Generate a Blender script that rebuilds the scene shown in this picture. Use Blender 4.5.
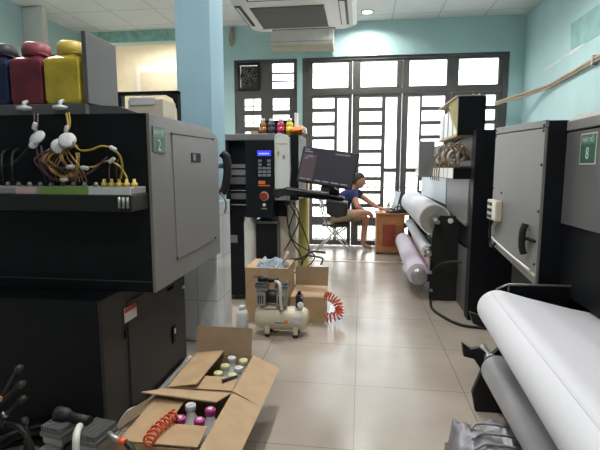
import bpy, bmesh, math, random
from mathutils import Vector, Matrix
random.seed(7)
scene = bpy.context.scene
COL = scene.collection
PI = math.pi
for o in list(bpy.data.objects):
    bpy.data.objects.remove(o)

# ------------------------------------------------------------------ camera
cam_d = bpy.data.cameras.new('camera'); cam = bpy.data.objects.new('camera', cam_d); COL.objects.link(cam)
cam_d.sensor_fit = 'HORIZONTAL'; cam_d.sensor_width = 36.0; cam_d.lens = 450.0 / 600.0 * 36.0
cam_d.clip_start = 0.02; cam_d.clip_end = 200
TH = math.atan(57 / 450.0); PS = math.atan(61 / 450.0 * math.cos(TH))
cam.location = (0, 0, 1.235)
cam.rotation_euler = (PI / 2 - TH, 0, PS)
scene.camera = cam
# ------------------------------------------------------------------ world, exposure
wd = bpy.data.worlds.new('world'); scene.world = wd; wd.use_nodes = True
bg = wd.node_tree.nodes['Background']; bg.inputs[0].default_value = (0.93, 0.97, 1.0, 1); bg.inputs[1].default_value = 5.0
sun_d = bpy.data.lights.new('sun', 'SUN'); sun_d.energy = 9.0; sun_d.angle = 0.02; sun_d.color = (1.0, 0.96, 0.9)
sun = bpy.data.objects.new('sun', sun_d); COL.objects.link(sun); sun.rotation_euler = (math.radians(32), 0, math.radians(12))
scene.view_settings.view_transform = 'Standard'; scene.view_settings.look = 'None'
scene.view_settings.gamma = 1; scene.view_settings.use_curve_mapping = False
scene.view_settings.exposure = 0.4
DOWNLIGHT_W = 23.0
ALCOVE_W = 14.0

# ------------------------------------------------------------------ materials
def mat(name, col, rough=0.5, metal=0.0, noise=0.06, nscale=8.0, spec=0.5, emit=None, estr=0.0, bump=0.0, alpha=None, trans=0.0):
    m = bpy.data.materials.new(name); m.use_nodes = True
    nt = m.node_tree; b = nt.nodes['Principled BSDF']
    b.inputs['Roughness'].default_value = rough; b.inputs['Metallic'].default_value = metal
    b.inputs['Specular IOR Level'].default_value = spec
    if trans: b.inputs['Transmission Weight'].default_value = trans
    c = (*col, 1)
    if noise > 0:
        tc = nt.nodes.new('ShaderNodeTexCoord'); n = nt.nodes.new('ShaderNodeTexNoise')
        n.inputs['Scale'].default_value = nscale; n.inputs['Detail'].default_value = 4
        nt.links.new(tc.outputs['Object'], n.inputs['Vector'])
        r = nt.nodes.new('ShaderNodeValToRGB')
        r.color_ramp.elements[0].position = 0.3; r.color_ramp.elements[1].position = 0.7
        r.color_ramp.elements[0].color = (*[max(0, x * (1 - noise)) for x in col], 1)
        r.color_ramp.elements[1].color = (*[min(1, x * (1 + noise)) for x in col], 1)
        nt.links.new(n.outputs['Fac'], r.inputs['Fac']); nt.links.new(r.outputs['Color'], b.inputs['Base Color'])
        if bump:
            bp = nt.nodes.new('ShaderNodeBump'); bp.inputs['Strength'].default_value = bump; bp.inputs['Distance'].default_value = 0.01
            nt.links.new(n.outputs['Fac'], bp.inputs['Height']); nt.links.new(bp.outputs['Normal'], b.inputs['Normal'])
    else:
        b.inputs['Base Color'].default_value = c
    if emit:
        b.inputs['Emission Color'].default_value = (*emit, 1); b.inputs['Emission Strength'].default_value = estr
    return m

def grid_mat(name, col, line, size, ox, oy, mortar, rough, noise, bumpy=0.0, axis='XY', spec=0.5):
    m = mat(name, col, rough, 0, 0, spec=spec); nt = m.node_tree; b = nt.nodes['Principled BSDF']
    g = nt.nodes.new('ShaderNodeNewGeometry'); mp = nt.nodes.new('ShaderNodeMapping')
    mp.inputs['Location'].default_value = (-ox, -oy, 0)
    if axis == 'XZ':
        s = nt.nodes.new('ShaderNodeSeparateXYZ'); cb = nt.nodes.new('ShaderNodeCombineXYZ'); ad = nt.nodes.new('ShaderNodeMath'); ad.operation = 'ADD'
        nt.links.new(g.outputs['Position'], s.inputs[0]); nt.links.new(s.outputs[0], ad.inputs[0]); nt.links.new(s.outputs[1], ad.inputs[1])
        nt.links.new(ad.outputs[0], cb.inputs[0]); nt.links.new(s.outputs[2], cb.inputs[1]); nt.links.new(cb.outputs[0], mp.inputs[0])
    else:
        nt.links.new(g.outputs['Position'], mp.inputs[0])
    br = nt.nodes.new('ShaderNodeTexBrick'); br.offset = 0.0; br.squash = 1.0
    br.inputs['Scale'].default_value = 1.0; br.inputs['Mortar Size'].default_value = mortar; br.inputs['Mortar Smooth'].default_value = 0.2
    br.inputs['Brick Width'].default_value = size; br.inputs['Row Height'].default_value = size
    n = nt.nodes.new('ShaderNodeTexNoise'); n.inputs['Scale'].default_value = 3.0; n.inputs['Detail'].default_value = 6
    nt.links.new(g.outputs['Position'], n.inputs['Vector'])
    r = nt.nodes.new('ShaderNodeValToRGB'); r.color_ramp.elements[0].position = 0.3; r.color_ramp.elements[1].position = 0.7
    r.color_ramp.elements[0].color = (*[x * (1 - noise) for x in col], 1); r.color_ramp.elements[1].color = (*[min(1, x * (1 + noise)) for x in col], 1)
    nt.links.new(n.outputs['Fac'], r.inputs['Fac']); nt.links.new(r.outputs[0], br.inputs['Color1']); nt.links.new(r.outputs[0], br.inputs['Color2'])
    br.inputs['Mortar'].default_value = (*line, 1)
    nt.links.new(mp.outputs[0], br.inputs['Vector']); nt.links.new(br.outputs['Color'], b.inputs['Base Color'])
    if bumpy:
        mr = nt.nodes.new('ShaderNodeMapRange'); mr.inputs[3].default_value = rough * 0.8; mr.inputs[4].default_value = rough * 1.3
        nt.links.new(n.outputs['Fac'], mr.inputs[0]); nt.links.new(mr.outputs[0], b.inputs['Roughness'])
    return m

def glass_mat(name, fac=0.07, tint=(0.97, 0.99, 1.0)):
    m = bpy.data.materials.new(name); m.use_nodes = True; nt = m.node_tree; nt.nodes.clear()
    o = nt.nodes.new('ShaderNodeOutputMaterial'); mx = nt.nodes.new('ShaderNodeMixShader')
    t = nt.nodes.new('ShaderNodeBsdfTransparent'); t.inputs[0].default_value = (*tint, 1)
    g = nt.nodes.new('ShaderNodeBsdfGlossy'); g.inputs['Roughness'].default_value = 0.05
    mx.inputs[0].default_value = fac
    nt.links.new(t.outputs[0], mx.inputs[1]); nt.links.new(g.outputs[0], mx.inputs[2]); nt.links.new(mx.outputs[0], o.inputs[0])
    return m

M = {}
M['teal'] = mat('teal_wall_paint', (0.52, 0.74, 0.755), 0.75, noise=0.05, nscale=2.5)
M['teal_rough'] = mat('rough_green_plaster', (0.36, 0.60, 0.53), 0.9, noise=0.25, nscale=9)
M['pillar'] = mat('blue_pillar_paint', (0.31, 0.50, 0.60), 0.7, noise=0.04, nscale=3)
M['whitetile'] = grid_mat('white_wall_tile', (0.72, 0.76, 0.80), (0.5, 0.53, 0.56), 0.3, 0.05, 0.0, 0.004, 0.22, 0.02, axis='XZ')
M['floor'] = grid_mat('floor_tile', (0.37, 0.325, 0.275), (0.215, 0.185, 0.15), 0.6, -0.013, 0.06, 0.003, 0.22, 0.09, bumpy=1)
M['ceil'] = grid_mat('ceiling_tile', (0.91, 0.90, 0.91), (0.66, 0.66, 0.67), 0.655, 0.415, 0.3, 0.010, 0.9, 0.02)
M['frame'] = mat('dark_grey_metal_paint', (0.12, 0.115, 0.11), 0.45, noise=0.08)
M['glass'] = glass_mat('window_glass')
M['black'] = mat('black_machine_paint', (0.0055, 0.0065, 0.0095), 0.5, noise=0.15, spec=0.25)
M['charcoal'] = mat('charcoal_machine_paint', (0.040, 0.038, 0.037), 0.5, noise=0.06, spec=0.3)
M['grey'] = mat('light_grey_machine_paint', (0.195, 0.192, 0.19), 0.45, noise=0.03, nscale=4)
M['midgrey'] = mat('mid_grey_machine_paint', (0.19, 0.19, 0.195), 0.5, noise=0.04)
M['rackgrey'] = mat('rack_grey_paint', (0.11, 0.11, 0.115), 0.45, noise=0.05)
M['white'] = mat('white_plastic', (0.78, 0.78, 0.76), 0.35, noise=0.03)
M['paper'] = mat('white_paper', (0.66, 0.67, 0.72), 0.7, noise=0.015, nscale=3)
M['lavender'] = mat('lavender_paper', (0.72, 0.66, 0.78), 0.7, noise=0.04, nscale=5)
M['pinkpaper'] = mat('pink_backing', (0.62, 0.42, 0.42), 0.7, noise=0.06)
M['fins'] = mat('dark_cast_metal', (0.14, 0.14, 0.145), 0.5, 0.3, noise=0.08)
M['olive'] = mat('olive_yellow_board', (0.33, 0.27, 0.06), 0.6, noise=0.08)
M['core'] = mat('grey_card_core', (0.32, 0.30, 0.28), 0.8, noise=0.08)
M['chrome'] = mat('chrome', (0.70, 0.70, 0.70), 0.2, 1.0, noise=0.02)
M['alu'] = mat('cast_aluminium', (0.42, 0.42, 0.42), 0.4, 0.7, noise=0.08, nscale=30)
M['steel'] = mat('dull_steel', (0.42, 0.41, 0.38), 0.4, 0.8, noise=0.06)
M['rubber'] = mat('black_rubber', (0.009, 0.009, 0.010), 0.55, noise=0.1)
M['cream'] = mat('cream_enamel', (0.62, 0.56, 0.44), 0.35, noise=0.04)
M['creamwall'] = mat('cream_plaster', (0.80, 0.74, 0.60), 0.8, noise=0.06, nscale=3)
M['beige'] = mat('beige_board', (0.62, 0.56, 0.44), 0.7, noise=0.04)
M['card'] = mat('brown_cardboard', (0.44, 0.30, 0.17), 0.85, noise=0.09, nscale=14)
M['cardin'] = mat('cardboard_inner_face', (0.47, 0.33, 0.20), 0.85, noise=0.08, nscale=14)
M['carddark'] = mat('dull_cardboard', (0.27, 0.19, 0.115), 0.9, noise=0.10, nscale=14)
M['red'] = mat('orange_red_hose', (0.70, 0.11, 0.04), 0.35, noise=0.05)
M['yel'] = mat('yellow_ink_plastic', (0.55, 0.43, 0.05), 0.35, noise=0.22, nscale=12)
M['yelcap'] = mat('yellow_cap', (0.68, 0.52, 0.12), 0.4, noise=0.06)
M['mag'] = mat('magenta_ink_plastic', (0.17, 0.028, 0.045), 0.35, noise=0.35, nscale=12)
M['magcap'] = mat('dusty_red_cap', (0.33, 0.09, 0.12), 0.45, noise=0.08)
M['blu'] = mat('dark_blue_ink_plastic', (0.016, 0.022, 0.08), 0.35, noise=0.3, nscale=12)
M['blucap'] = mat('dark_grey_cap', (0.04, 0.04, 0.055), 0.45, noise=0.1)
M['ytube'] = mat('yellow_ink_tube', (0.40, 0.29, 0.04), 0.35, noise=0.15, nscale=20)
M['mtube'] = mat('dark_magenta_ink_tube', (0.09, 0.035, 0.055), 0.35, noise=0.15, nscale=20)
M['btube'] = mat('brown_gold_ink_tube', (0.22, 0.125, 0.035), 0.3, noise=0.2, nscale=20)
M['signg'] = mat('green_sign', (0.025, 0.095, 0.062), 0.4, noise=0.06)
M['signlg'] = mat('pale_green_sign', (0.07, 0.17, 0.125), 0.4, noise=0.08)
M['signink'] = mat('sign_white_ink', (0.50, 0.56, 0.52), 0.5, noise=0)
M['lcd'] = mat('blue_lcd', (0.01, 0.01, 0.2), 0.3, noise=0, emit=(0.05, 0.06, 1.0), estr=0.9)
M['lcdtext'] = mat('lcd_text', (0.3, 0.4, 1), 0.3, noise=0, emit=(0.35, 0.45, 1.0), estr=1.2)
M['button'] = mat('grey_button', (0.22, 0.23, 0.24), 0.4, noise=0.04)
M['stop'] = mat('dark_red_button', (0.22, 0.03, 0.02), 0.35, noise=0.04)
M['orange'] = mat('orange_label', (0.80, 0.19, 0.03), 0.5, noise=0.1)
M['amber'] = mat('amber_ink', (0.26, 0.10, 0.03), 0.3, noise=0.12)
M['dkink'] = mat('dark_ink', (0.03, 0.03, 0.05), 0.3, noise=0.12)
M['magink'] = mat('bright_magenta_ink', (0.42, 0.03, 0.10), 0.3, noise=0.12)
M['yelink'] = mat('yellow_green_ink', (0.55, 0.48, 0.03), 0.3, noise=0.12)
M['post'] = mat('yellow_post_paint', (0.62, 0.56, 0.17), 0.6, noise=0.05)
M['screen'] = mat('dark_screen', (0.012, 0.012, 0.014), 0.3, noise=0, spec=0.3, emit=(0.19, 0.175, 0.22), estr=0.11)
M['screenlite'] = mat('screen_sidebar', (0.012, 0.012, 0.014), 0.3, noise=0, emit=(0.30, 0.21, 0.24), estr=0.17)
M['screentext'] = mat('screen_text', (0.1, 0.1, 0.1), 0.25, noise=0, emit=(0.5, 0.45, 0.55), estr=0.3)
M['skin'] = mat('skin', (0.50, 0.25, 0.16), 0.55, noise=0.06, nscale=20)
M['navy'] = mat('navy_cotton', (0.018, 0.032, 0.115), 0.85, noise=0.15, nscale=15)
M['khaki'] = mat('khaki_cotton', (0.30, 0.24, 0.16), 0.9, noise=0.08, nscale=15)
M['hair'] = mat('black_hair', (0.025, 0.022, 0.022), 0.55, noise=0.25, nscale=60)
M['eye'] = mat('eye_dark', (0.02, 0.015, 0.012), 0.3, noise=0)
M['lip'] = mat('lip', (0.36, 0.14, 0.11), 0.5, noise=0.04)
M['wood'] = mat('varnished_wood', (0.36, 0.15, 0.055), 0.4, noise=0.2, nscale=7)
M['woodlight'] = mat('pale_wood', (0.60, 0.40, 0.20), 0.5, noise=0.15, nscale=7)
M['wooddoor'] = mat('red_brown_door', (0.26, 0.045, 0.025), 0.4, noise=0.12)
M['leaf'] = mat('plant_leaf', (0.35, 0.42, 0.06), 0.5, noise=0.2)
M['conduit'] = mat('tan_conduit', (0.46, 0.36, 0.25), 0.6, noise=0.15, nscale=6)
M['patchm'] = mat('old_paint_patch', (0.33, 0.56, 0.55), 0.85, noise=0.12, nscale=7)
M['peel'] = mat('bare_plaster', (0.80, 0.84, 0.84), 0.9, noise=0.06)
M['acgrille'] = mat('grey_filter_grille', (0.20, 0.185, 0.16), 0.8, noise=0.1, nscale=40)
M['acwhite'] = mat('aged_white_plastic', (0.66, 0.65, 0.61), 0.4, noise=0.04)
M['lampglow'] = mat('lamp_diffuser', (1, 1, 1), 0.5, noise=0, emit=(1.0, 0.97, 0.92), estr=8.0)
M['tubeglow'] = mat('tube_lamp', (1, 1, 1), 0.5, noise=0, emit=(1.0, 0.95, 0.85), estr=6.0)
M['jug'] = mat('translucent_white_jug', (0.62, 0.64, 0.66), 0.35, noise=0.03)
M['purple'] = mat('magenta_cap', (0.42, 0.03, 0.20), 0.4, noise=0.05)
M['ring'] = mat('pale_yellow_cap', (0.70, 0.66, 0.30), 0.4, noise=0.05)
M['film'] = mat('silver_grey_film', (0.20, 0.20, 0.22), 0.35, 0.2, noise=0.18, nscale=18, bump=0.5)
M['greyroll'] = mat('grey_film_roll', (0.28, 0.28, 0.30), 0.4, noise=0.08, nscale=9)
M['warn'] = mat('red_warning_ink', (0.60, 0.05, 0.05), 0.5, noise=0)
M['outwall'] = mat('pale_outside_plaster', (0.75, 0.75, 0.74), 0.9, noise=0.08, nscale=1)
M['outground'] = mat('outside_concrete', (0.55, 0.54, 0.52), 0.9, noise=0.1, nscale=2)
M['green'] = mat('green_label', (0.18, 0.30, 0.07), 0.5, noise=0.12, nscale=20)
M['greyplastic'] = mat('grey_translucent_plastic', (0.30, 0.29, 0.29), 0.4, noise=0.08)
M['bluecloth'] = mat('blue_plastic', (0.30, 0.36, 0.42), 0.5, noise=0.25, nscale=20)
M['ltblue'] = mat('bluish_white_panel', (0.55, 0.60, 0.68), 0.45, noise=0.03)
M['threshold'] = mat('pale_stone_strip', (0.60, 0.54, 0.45), 0.3, noise=0.06)

# ------------------------------------------------------------------ mesh helpers
def V(*a): return Vector(a)
class MB:
    def __init__(self): self.v = []; self.f = []; self.s = []
    def add(self, vs, fs, smooth=False):
        n = len(self.v); self.v += [Vector(p) for p in vs]
        for f in fs: self.f.append([i + n for i in f]); self.s.append(smooth)
        return self
    def hexa(self, p):
        return self.add(p, [(0, 3, 2, 1), (4, 5, 6, 7), (0, 1, 5, 4), (1, 2, 6, 5), (2, 3, 7, 6), (3, 0, 4, 7)])
    def box(self, x0, x1, y0, y1, z0, z1):
        return self.hexa([(x0, y0, z0), (x1, y0, z0), (x1, y1, z0), (x0, y1, z0), (x0, y0, z1), (x1, y0, z1), (x1, y1, z1), (x0, y1, z1)])
    def prism(self, pts, off):
        n = len(pts); off = Vector(off); vs = [Vector(p) for p in pts] + [Vector(p) + off for p in pts]
        fs = [tuple(range(n))[::-1], tuple(range(n, 2 * n))] + [(i, (i + 1) % n, n + (i + 1) % n, n + i) for i in range(n)]
        return self.add(vs, fs)
    def tube(self, pts, r, seg=8, caps=True, closed=False):
        pts = [Vector(p) for p in pts]; n = len(pts)
        rs = r if isinstance(r, (list, tuple)) else [r] * n
        rings = []; up = None; vs = []
        for i, p in enumerate(pts):
            a = pts[max(0, i - 1)]; b = pts[min(n - 1, i + 1)]
            t = (b - a)
            if t.length < 1e-9: t = Vector((0, 0, 1))
            t.normalize()
            if up is None:
                up = Vector((0, 0, 1)) if abs(t.z) < 0.9 else Vector((1, 0, 0))
            up = (up - t * up.dot(t))
            if up.length < 1e-6: up = t.orthogonal()
            up.normalize(); sd = t.cross(up)
            for k in range(seg):
                an = 2 * PI * k / seg
                vs.append(p + (up * math.cos(an) + sd * math.sin(an)) * rs[i])
        fs = []
        for i in range(n - 1):
            for k in range(seg):
                fs.append((i * seg + k, i * seg + (k + 1) % seg, (i + 1) * seg + (k + 1) % seg, (i + 1) * seg + k))
        self.add(vs, fs, True)
        if caps:
            m = len(self.v) - len(vs)
            self.f.append([m + k for k in range(seg)][::-1]); self.s.append(False)
            self.f.append([m + (n - 1) * seg + k for k in range(seg)]); self.s.append(False)
        return self
    def cyl(self, a, b, r, r2=None, seg=24):
        return self.tube([a, b], [r, r if r2 is None else r2], seg)
    def lathe(self, c, prof, axis='z', seg=24):
        c = Vector(c); vs = []
        for (r, h) in prof:
            for k in range(seg):
                an = 2 * PI * k / seg; x, y = r * math.cos(an), r * math.sin(an)
                vs.append(c + (Vector((x, y, h)) if axis == 'z' else Vector((h, x, y)) if axis == 'x' else Vector((y, h, x))))
        fs = []; n = len(prof)
        for i in range(n - 1):
            for k in range(seg):
                fs.append((i * seg + k, i * seg + (k + 1) % seg, (i + 1) * seg + (k + 1) % seg, (i + 1) * seg + k))
        self.add(vs, fs, True)
        m = len(self.v) - len(vs)
        self.f.append([m + k for k in range(seg)][::-1]); self.s.append(False)
        self.f.append([m + (n - 1) * seg + k for k in range(seg)]); self.s.append(False)
        return self
    def sheet(self, q, t):
        q = [Vector(p) for p in q]; n = (q[1] - q[0]).cross(q[3] - q[0]).normalized() * t
        return self.hexa([q[0], q[1], q[2], q[3], q[0] + n, q[1] + n, q[2] + n, q[3] + n])
    def ball(self, c, r, seg=12, rings=8, sc=(1, 1, 1)):
        c = Vector(c); prof = []
        vs = [c + Vector((0, 0, -r * sc[2]))]
        for i in range(1, rings):
            a = -PI / 2 + PI * i / rings
            for k in range(seg):
                b = 2 * PI * k / seg
                vs.append(c + Vector((r * math.cos(a) * math.cos(b) * sc[0], r * math.cos(a) * math.sin(b) * sc[1], r * math.sin(a) * sc[2])))
        vs.append(c + Vector((0, 0, r * sc[2]))); fs = []
        for k in range(seg): fs.append((0, 1 + (k + 1) % seg, 1 + k))
        for i in range(rings - 2):
            for k in range(seg):
                a = 1 + i * seg; fs.append((a + k, a + (k + 1) % seg, a + seg + (k + 1) % seg, a + seg + k))
        a = 1 + (rings - 2) * seg; e = len(vs) - 1
        for k in range(seg): fs.append((a + k, a + (k + 1) % seg, e))
        return self.add(vs, fs, True)
    def build(self, name, m, parent=None, bevel=0.0, seg=2, label=None, sub=0):
        org = Vector((0, 0, 0)); p = parent
        while p is not None: org += Vector(p.location); p = p.parent
        me = bpy.data.meshes.new(name)
        me.from_pydata([tuple(v - org) for v in self.v], [], self.f)
        me.polygons.foreach_set('use_smooth', self.s)
        bm = bmesh.new(); bm.from_mesh(me); bmesh.ops.recalc_face_normals(bm, faces=bm.faces); bm.to_mesh(me); bm.free()
        me.materials.append(M[m]); me.update()
        o = bpy.data.objects.new(name, me); COL.objects.link(o)
        if parent is not None: o.parent = parent
        if bevel:
            b = o.modifiers.new('bevel', 'BEVEL'); b.width = bevel; b.segments = seg; b.limit_method = 'ANGLE'; b.angle_limit = math.radians(40)
        if sub:
            s = o.modifiers.new('sub', 'SUBSURF'); s.levels = sub; s.render_levels = sub
        if label: o['label'] = label
        return o
def box(*a): return MB().box(*a)
def tag(o, label, cat, group=None):
    o['label'] = label; o['category'] = cat
    if group: o['group'] = group
    return o
def thing(name, label, cat, loc=(0, 0, 0), group=None):
    o = bpy.data.objects.new(name, None); COL.objects.link(o); o.location = loc; o.empty_display_size = 0.05
    return tag(o, label, cat, group)
def struct(o): o['kind'] = 'structure'; return o
def copy_tree(o, parent=None):
    c = o.copy(); COL.objects.link(c)
    if parent is not None: c.parent = parent
    for ch in list(o.children): copy_tree(ch, c)
    return c
def text(name, s, size, m, parent, loc, rot, depth=0.0006, align='CENTER', sx=1.0):
    cu = bpy.data.curves.new('tmp', 'FONT'); cu.body = s; cu.size = size; cu.align_x = align; cu.align_y = 'CENTER'; cu.extrude = depth
    t = bpy.data.objects.new('tmp', cu); COL.objects.link(t)
    bpy.context.view_layer.update(); dg = bpy.context.evaluated_depsgraph_get()
    me = bpy.data.meshes.new_from_object(t.evaluated_get(dg)); bpy.data.objects.remove(t)
    me.transform(Matrix.Diagonal((sx, 1, 1, 1)))
    me.materials.clear(); me.materials.append(M[m]); me.name = name
    org = Vector((0, 0, 0)); p = parent
    while p is not None: org += Vector(p.location); p = p.parent
    me.transform(Matrix.Translation(Vector(loc) - org) @ rot.to_4x4())
    o = bpy.data.objects.new(name, me); COL.objects.link(o); o.parent = parent
    return o
def basis(xd, zd):
    x = Vector(xd).normalized(); z = Vector(zd).normalized(); y = z.cross(x)
    return Matrix((x, y, z)).transposed()
def smooth_path(pts, n=8):
    P = [Vector(p) for p in pts]; out = []
    for i in range(len(P) - 1):
        p0 = P[max(0, i - 1)]; p1 = P[i]; p2 = P[i + 1]; p3 = P[min(len(P) - 1, i + 2)]
        for k in range(n):
            t = k / n
            out.append(0.5 * ((2 * p1) + (p2 - p0) * t + (2 * p0 - 5 * p1 + 4 * p2 - p3) * t * t + (3 * p1 - p0 - 3 * p2 + p3) * t ** 3))
    out.append(P[-1]); return out
def coil(path, R, turns, r, seg=6, per=14):
    P = smooth_path(path, 12); n = turns * per; pts = []
    L = len(P) - 1
    for i in range(n + 1):
        t = i / n * L; k = min(int(t), L - 1); p = P[k].lerp(P[k + 1], t - k)
        d = (P[k + 1] - P[k]).normalized(); up = Vector((0, 0, 1)); u = (up - d * up.dot(d)).normalized(); s = d.cross(u)
        a = 2 * PI * i / per
        pts.append(p + (u * math.cos(a) + s * math.sin(a)) * R)
    return MB().tube(pts, r, seg)

# ================================================================== THE ROOM
CEIL = 3.41; XL = -4.6; XR = 2.31; YB = 7.10; YF = -3.0
struct(box(XL - .2, XR + .2, YF - .2, 9.6, -0.12, 0).build('floor', 'floor'))
struct(box(XL - .2, XR + .2, YF - .2, YB + .2, CEIL, CEIL + 0.12).build('ceiling', 'ceil'))
struct(box(XL - .2, XL, YF - .2, YB + .25, 0, CEIL).build('wall_left', 'teal'))
wr = struct(box(XR, XR + .2, YF - .2, YB + .25, 0, CEIL).build('wall_right', 'teal'))
# patches of old and peeled paint on the right wall
p = MB().prism([(XR, 5.65, 2.84), (XR, 4.6, 2.84), (XR, 4.6, 2.54), (XR, 5.6, 2.54)], (-0.004, 0, 0)).build('paint_patch', 'patchm', wr); struct(p)
for q in ([(6.42, 2.485), (6.15, 2.50), (5.85, 2.515), (5.86, 2.49), (6.2, 2.47)], [(5.80, 2.515), (5.52, 2.54), (5.25, 2.555), (5.3, 2.52), (5.6, 2.49)], [(6.72, 2.43), (6.60, 2.44), (6.66, 2.425)]):
    struct(MB().prism([(XR, y, z) for y, z in q], (-0.003, 0, 0)).build('peeled_paint', 'peel', wr))
# back wall: piers and lintels round the opening, the window and the doors
wb = MB()
YT = YB + 0.2
for x0, x1, z0, z1 in ((XL, -4.25, 0, CEIL), (-4.25, -2.45, 3.24, CEIL), (-2.45, -2.0, 0, CEIL), (-2.0, -1.0, 0, 0.9), (-2.0, -1.0, 2.91, CEIL),
                       (-1.0, -0.92, 0, CEIL), (-0.92, 2.11, 2.91, CEIL), (2.11, XR, 0, CEIL)):
    wb.box(x0, x1, YB, YT, z0, z1)
wb = struct(wb.build('wall_back', 'teal'))
struct(box(-4.25, -2.45, YB - 0.006, YB, 3.235, CEIL).build('trim_1', 'teal_rough'))
# front wall behind the camera
fw = MB()
for x0, x1, z0, z1 in ((XL, XR, 0, CEIL),): fw.box(x0, x1, YF - .2, YF, z0, z1)
struct(fw.build('wall_front', 'teal'))
# alcove room beyond the opening at the left
al = MB()
al.box(-5.2, -2.2, 9.2, 9.3, 0, 3.75); al.box(-5.3, -5.2, YT, 9.3, 0, 3.75); al.box(-2.3, -2.2, YT, 9.3, 0, 3.75)
al.box(-5.3, -2.2, YT, 9.3, 3.75, 3.85); al.box(-5.3, XL, YT, YT + .05, 0, 3.75)
struct(al.build('wall_alcove', 'creamwall'))
w6 = struct(box(-4.66, -3.0, 9.13, 9.2, 1.2, 3.33).build('window_6', 'white'))
struct(box(-4.57, -3.0, 9.115, 9.13, 1.2, 3.20).build('blind', 'beige', w6))
lt = thing('tube_lamp', 'white fluorescent tube on the ceiling of the back room beyond the opening', 'ceiling light', (-3.9, 8.6, 3.75))
box(-4.5, -3.3, 8.57, 8.63, 3.70, 3.75).build('lamp_body', 'white', lt)
MB().cyl((-4.45, 8.6, 3.68), (-3.35, 8.6, 3.68), 0.018, seg=10).build('tube', 'tubeglow', lt)
la = bpy.data.lights.new('tube_light', 'AREA'); la.shape = 'RECTANGLE'; la.size = 1.1; la.size_y = 0.05; la.energy = ALCOVE_W; la.color = (1, 0.93, 0.8)
lo = bpy.data.objects.new('tube_light', la); COL.objects.link(lo); lo.parent = lt; lo.location = (0, 0, -0.1)
# pillar with white tiled foot
pl = struct(box(-1.245, -1.005, 3.0, 3.30, 0, CEIL).build('column', 'pillar', bevel=0.006))
struct(box(-1.255, -0.985, 2.985, 3.315, 0, 1.0).build('wall_tile_cladding', 'whitetile', pl, bevel=0.003))
# threshold strip across the floor near the doors
struct(box(-1.2, 0.9, 5.90, 5.96, 0, 0.006).build('trim_2', 'threshold', bevel=0.002))
# ---- window and door frames in the back wall
FY0, FY1 = 7.14, 7.20
tf = MB()
def frame_grid(mb, x0, x1, z0, z1, holes, y0=FY0, y1=FY1):
    """solid slab with rectangular holes, split on the hole edges into boxes"""
    xs = sorted({x0, x1, *[h[0] for h in holes], *[h[1] for h in holes]}); zs = sorted({z0, z1, *[h[2] for h in holes], *[h[3] for h in holes]})
    for j in range(len(zs) - 1):
        run = None
        for i in range(len(xs) - 1):
            cx = (xs[i] + xs[i + 1]) / 2; cz = (zs[j] + zs[j + 1]) / 2
            inside = any(h[0] < cx < h[1] and h[2] < cz < h[3] for h in holes)
            if not inside: run = (run[0] if run else xs[i], xs[i + 1])
            if inside or i == len(xs) - 2:
                if run: mb.box(run[0], run[1], y0, y1, zs[j], zs[j + 1])
                run = None
def panes(mb, holes, y=7.172):
    for h in holes: mb.box(h[0] - .004, h[1] + .004, y, y + .004, h[2] - .004, h[3] + .004)
# window 1 (left): exhaust fan opening, barred toplight, two casements
H1 = [(-1.40, -1.06, 2.47, 2.85), (-1.945, -1.595, 2.45, 2.865)]
for cx in (-1.85, -1.395):
    for k in range(5): H1.append((cx, cx + .265, 2.14 - .255 * k, 2.322 - .255 * k))
mb = MB(); frame_grid(mb, -2.0, -1.0, 0.9, 2.91, H1)
for z in (2.58, 2.70): mb.box(-1.40, -1.06, 7.15, 7.165, z - .012, z + .012)
for cx in (-1.85, -1.395):
    for k in range(5): mb.box(cx, cx + .265, 7.15, 7.165, 2.195 - .255 * k, 2.21 - .255 * k)
w1 = struct(mb.build('window_1', 'frame', bevel=0.003, seg=1))
mb = MB(); panes(mb, [h for h in H1 if h[0] != -1.945]); mb.build('pane', 'glass', w1)
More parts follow.
